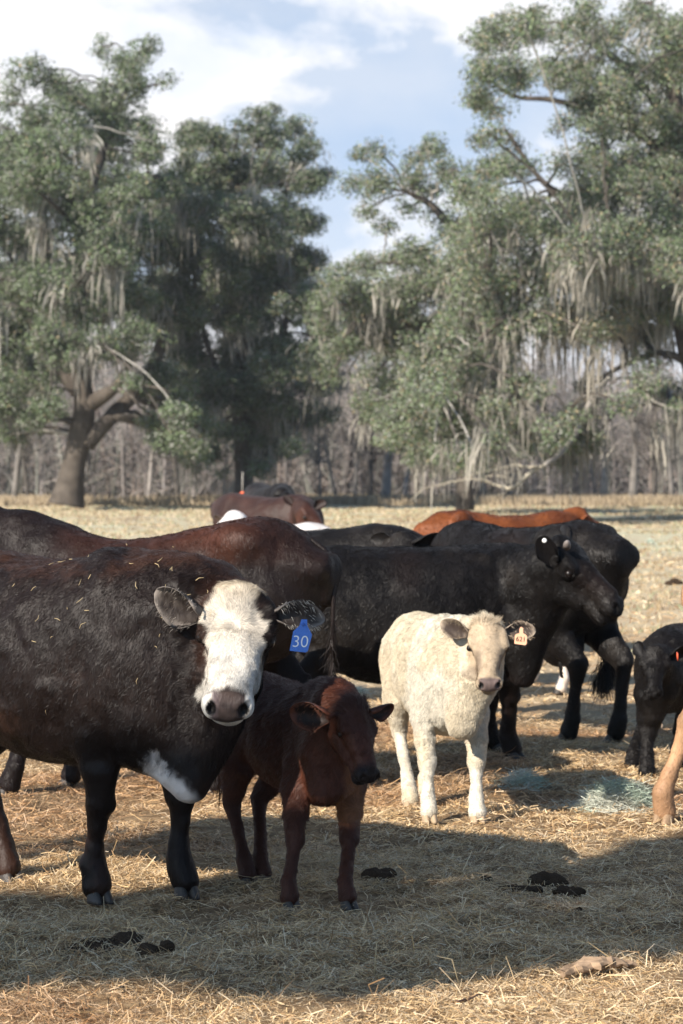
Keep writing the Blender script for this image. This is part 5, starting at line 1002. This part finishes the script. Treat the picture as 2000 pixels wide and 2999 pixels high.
# ------------------------------------------------------------------ woods behind
if not PARTIAL or 'woods' in PARTIAL:
    r = np.random.default_rng(55)
    acc = Acc(); pal2 = np.array([(.27, .245, .235), (.34, .31, .295), (.20, .18, .17), (.30, .25, .22), (.24, .24, .21)])
    # stems
    n = 3200; Yw = r.uniform(118, 175, n); uu = r.uniform(-500, 2100, n); x = (uu - CU) * Yw / F_PX; hgt = r.uniform(3.0, 8.2, n) * (1 + .2 * vnoise(np.stack([x, x * 0, x * 0], 1), 8, 2)); gz = ground_z(Yw)
    lean = r.standard_normal((n, 2)) * .10; wv = r.uniform(.03, .14, n); base = np.stack([x, Yw, gz - .1], 1); tipp = base + np.stack([lean[:, 0] * hgt, lean[:, 1] * hgt, hgt], 1)
    col = pal2[r.integers(0, 5, n)] * r.uniform(.7, 1.35, (n, 1)); d = nrm(tipp - base); side = np.tile([1.0, 0, 0], (n, 1))
    acc.add(*blades(base, d, side, hgt, wv * 2, col, r.standard_normal((n, 3)) * .3))
    acc.add(*blades(base, d, np.tile([0, 1.0, 0], (n, 1)), hgt, wv * 2, col, None))
    # twigs
    m = 330000; i = r.integers(0, n, m); t_ = r.uniform(.05, 1.0, m)[:, None]; p = base[i] * (1 - t_) + tipp[i] * t_ + r.standard_normal((m, 3)) * [.3, .3, .1]
    dd = nrm(np.stack([r.standard_normal(m) * .8, r.standard_normal(m) * .8, r.uniform(.0, 1.4, m)], 1)); sd = nrm(np.cross(dd, np.array([0, 1.0, 0]) + .3 * r.standard_normal((m, 3))))
    acc.add(*blades(p, dd, sd, r.uniform(.5, 1.5, m), np.full(m, .028), pal2[r.integers(0, 5, m)] * r.uniform(.7, 1.5, (m, 1)), r.standard_normal((m, 3)) * .15))
    tag(acc.build('distant_woods', M_MOSS, smooth=False), 'bare grey winter woods closing the far side of the field', 'woods', kind='stuff')
    # tall dry grass along the wood edge
    m = 60000; Yg_ = r.uniform(96, 118, m); uu = r.uniform(-400, 2000, m); x = (uu - CU) * Yg_ / F_PX; p = np.stack([x, Yg_, ground_z(Yg_) - .02], 1); den = vnoise(p, 5, 3) + .6 * vnoise(p, 1.5, 4)
    k = den > -.2; p = p[k]; m = len(p); a = Acc(); dd = nrm(np.array([0, 0, 1.0]) + .35 * r.standard_normal((m, 3)))
    a.add(*blades(p, dd, np.tile([1.0, 0, 0], (m, 1)), r.uniform(.15, .55, m), np.full(m, .06), np.array([.34, .27, .18]) * r.uniform(.6, 1.3, (m, 1)), None))
    tag(a.build('dry_grass', M_STRAW, smooth=False), 'strip of tall dry grass along the edge of the woods', 'grass', kind='stuff')
    # individual bare trees at the edge
    spots = [(30, 1160, .16, 'grey'), (66, 1150, .10, 'dark'), (340, 1155, .12, 'pale'), (410, 1150, .14, 'dark'), (775, 1165, .07, 'grey'), (812, 1168, .10, 'grey'), (848, 1160, .16, 'dark'), (884, 1176, .24, 'pale'), (925, 1176, .14, 'pale'), (1108, 1165, .14, 'grey'),
             (1165, 1160, .10, 'dark'), (1385, 1165, .20, 'pale'), (1452, 1160, .22, 'grey'), (1500, 1160, .12, 'dark'), (1545, 1165, .15, 'grey'), (735, 1158, .06, 'grey')]
    names = ['leftmost bare tree at the wood edge', 'thin dark bare tree just left of the forked oak', 'pale bare tree right of the forked trunk', 'dark bare tree below the forked oak bough', 'dark slim bare tree in the gap between the oaks', 'thin grey bare tree in the gap between the oaks',
             'dark bare tree left of the pale trunk at centre', 'thick pale bare trunk at centre', 'leaning pale bare trunk right of the thick central one', 'grey bare tree behind the dead branches', 'thin dark bare tree behind the dead branches',
             'pale bare tree behind the orange cow head', 'thick grey bare tree right of the orange cow', 'thin dark bare tree near the right edge', 'grey bare tree at the right edge', 'grey bare tree above the far cows']
    cs = dict(grey=(.17, .155, .14), dark=(.09, .08, .07), pale=(.25, .225, .205))
    for (u, v, rad, kd), nm_ in zip(spots, names):
        Yt = 108 + r.uniform(-6, 8); b0 = P(u, 1160, Yt); b0[2] = float(ground_z(Yt)) - .05; H_ = r.uniform(7, 10); root = empty('bare_tree', tuple(b0)); tag(root, nm_, 'tree', 'bare trees along the wood edge')
        a = Acc(); tr = smooth_path([b0, b0 + [r.normal() * .3, 0, H_ * .4], b0 + [r.normal() * .7, 0, H_]], 16); V, Q, T = tube(tr, np.linspace(rad * 1.0, .03, 16), 7); a.add(V, Q, T, np.array(cs[kd]))
        a.build('trunk', M_BARK, root); a = Acc()
        for j_ in range(34):
            i = r.integers(4, 15); d_ = nrm(np.array([r.normal(), r.normal(), r.uniform(.3, 1.3)])); Lb = r.uniform(.8, 2.6) * (1 - i / 22); pp = smooth_path([tr[i], tr[i] + d_ * Lb * .5 + r.standard_normal(3) * .1, tr[i] + d_ * Lb + [0, 0, .2]], 6)
            V, Q, T = tube(pp, np.linspace(rad * .3, .012, 6), 5, cap=False); a.add(V, Q, T, np.array(cs[kd]) * r.uniform(.8, 1.2))
            n3 = 14; i3 = r.integers(1, 6, n3); d3 = nrm(r.standard_normal((n3, 3)) + [0, 0, .5]); V, Q, T, Cc = blades(pp[i3], d3, nrm(np.cross(d3, [0, 1, .1])), r.uniform(.3, .9, n3), np.full(n3, .025), np.tile(np.array(cs[kd]) * 1.1, (n3, 1)), None); a.add(V, Q, T, Cc)
        a.build('branches', M_MOSS, root)
    # thin post with an orange marker beyond the far brown cow
    root = empty('marker_post', tuple(P(556, 1175, 60)[:2]) + (float(ground_z(60)),)); tag(root, 'thin pale post with a small orange marker beyond the far brown cow', 'post')
    b0 = np.array(root.location); a = Acc(); V, Q, T = tube([b0, b0 + [0, 0, .9]], [.016, .014], 8); a.add(V, Q, T, np.array([.4, .37, .33])); V, Q, T = tube([b0 + [0, 0, .9], b0 + [.01, 0, 1.5]], [.014, .010], 8); a.add(V, Q, T, np.array([.4, .37, .33])); a.build('post', M_BARK, root)
    a = Acc(); c0 = P(557, 1133, 59.9); V, Q, T = sphere(c0, .055); V = c0 + (V - c0) * [1.3, .6, .8]; a.add(V, Q, T); a.build('marker', mat_flat('orange_marker', (.85, .13, .03), .4, .4, .1), root)

# ------------------------------------------------------------------ air
if not PARTIAL or 'haze' in PARTIAL:
    m, t, b = mat_new('thin_haze'); t.nodes.remove(b); pv = t.nodes.new('ShaderNodeVolumePrincipled'); pv.inputs['Density'].default_value = HAZE
    pv.inputs['Color'].default_value = (.92, .94, 1, 1); pv.inputs['Anisotropy'].default_value = .2; t.links.new(pv.outputs[0], t.nodes['Material Output'].inputs['Volume'])
    me = bpy.data.meshes.new('haze'); xs = (-190, 190); yy = (-20, 260); zz = (-1.3, 26)
    vv = [(x, y, z) for x in xs for y in yy for z in zz]; me.from_pydata(vv, [], [(0, 1, 3, 2), (4, 6, 7, 5), (0, 4, 5, 1), (2, 3, 7, 6), (0, 2, 6, 4), (1, 5, 7, 3)]); me.materials.append(m)
    ho = bpy.data.objects.new('haze', me); COL.objects.link(ho); tag(ho, kind='stuff'); ho['label'] = 'thin pale haze over the pasture'
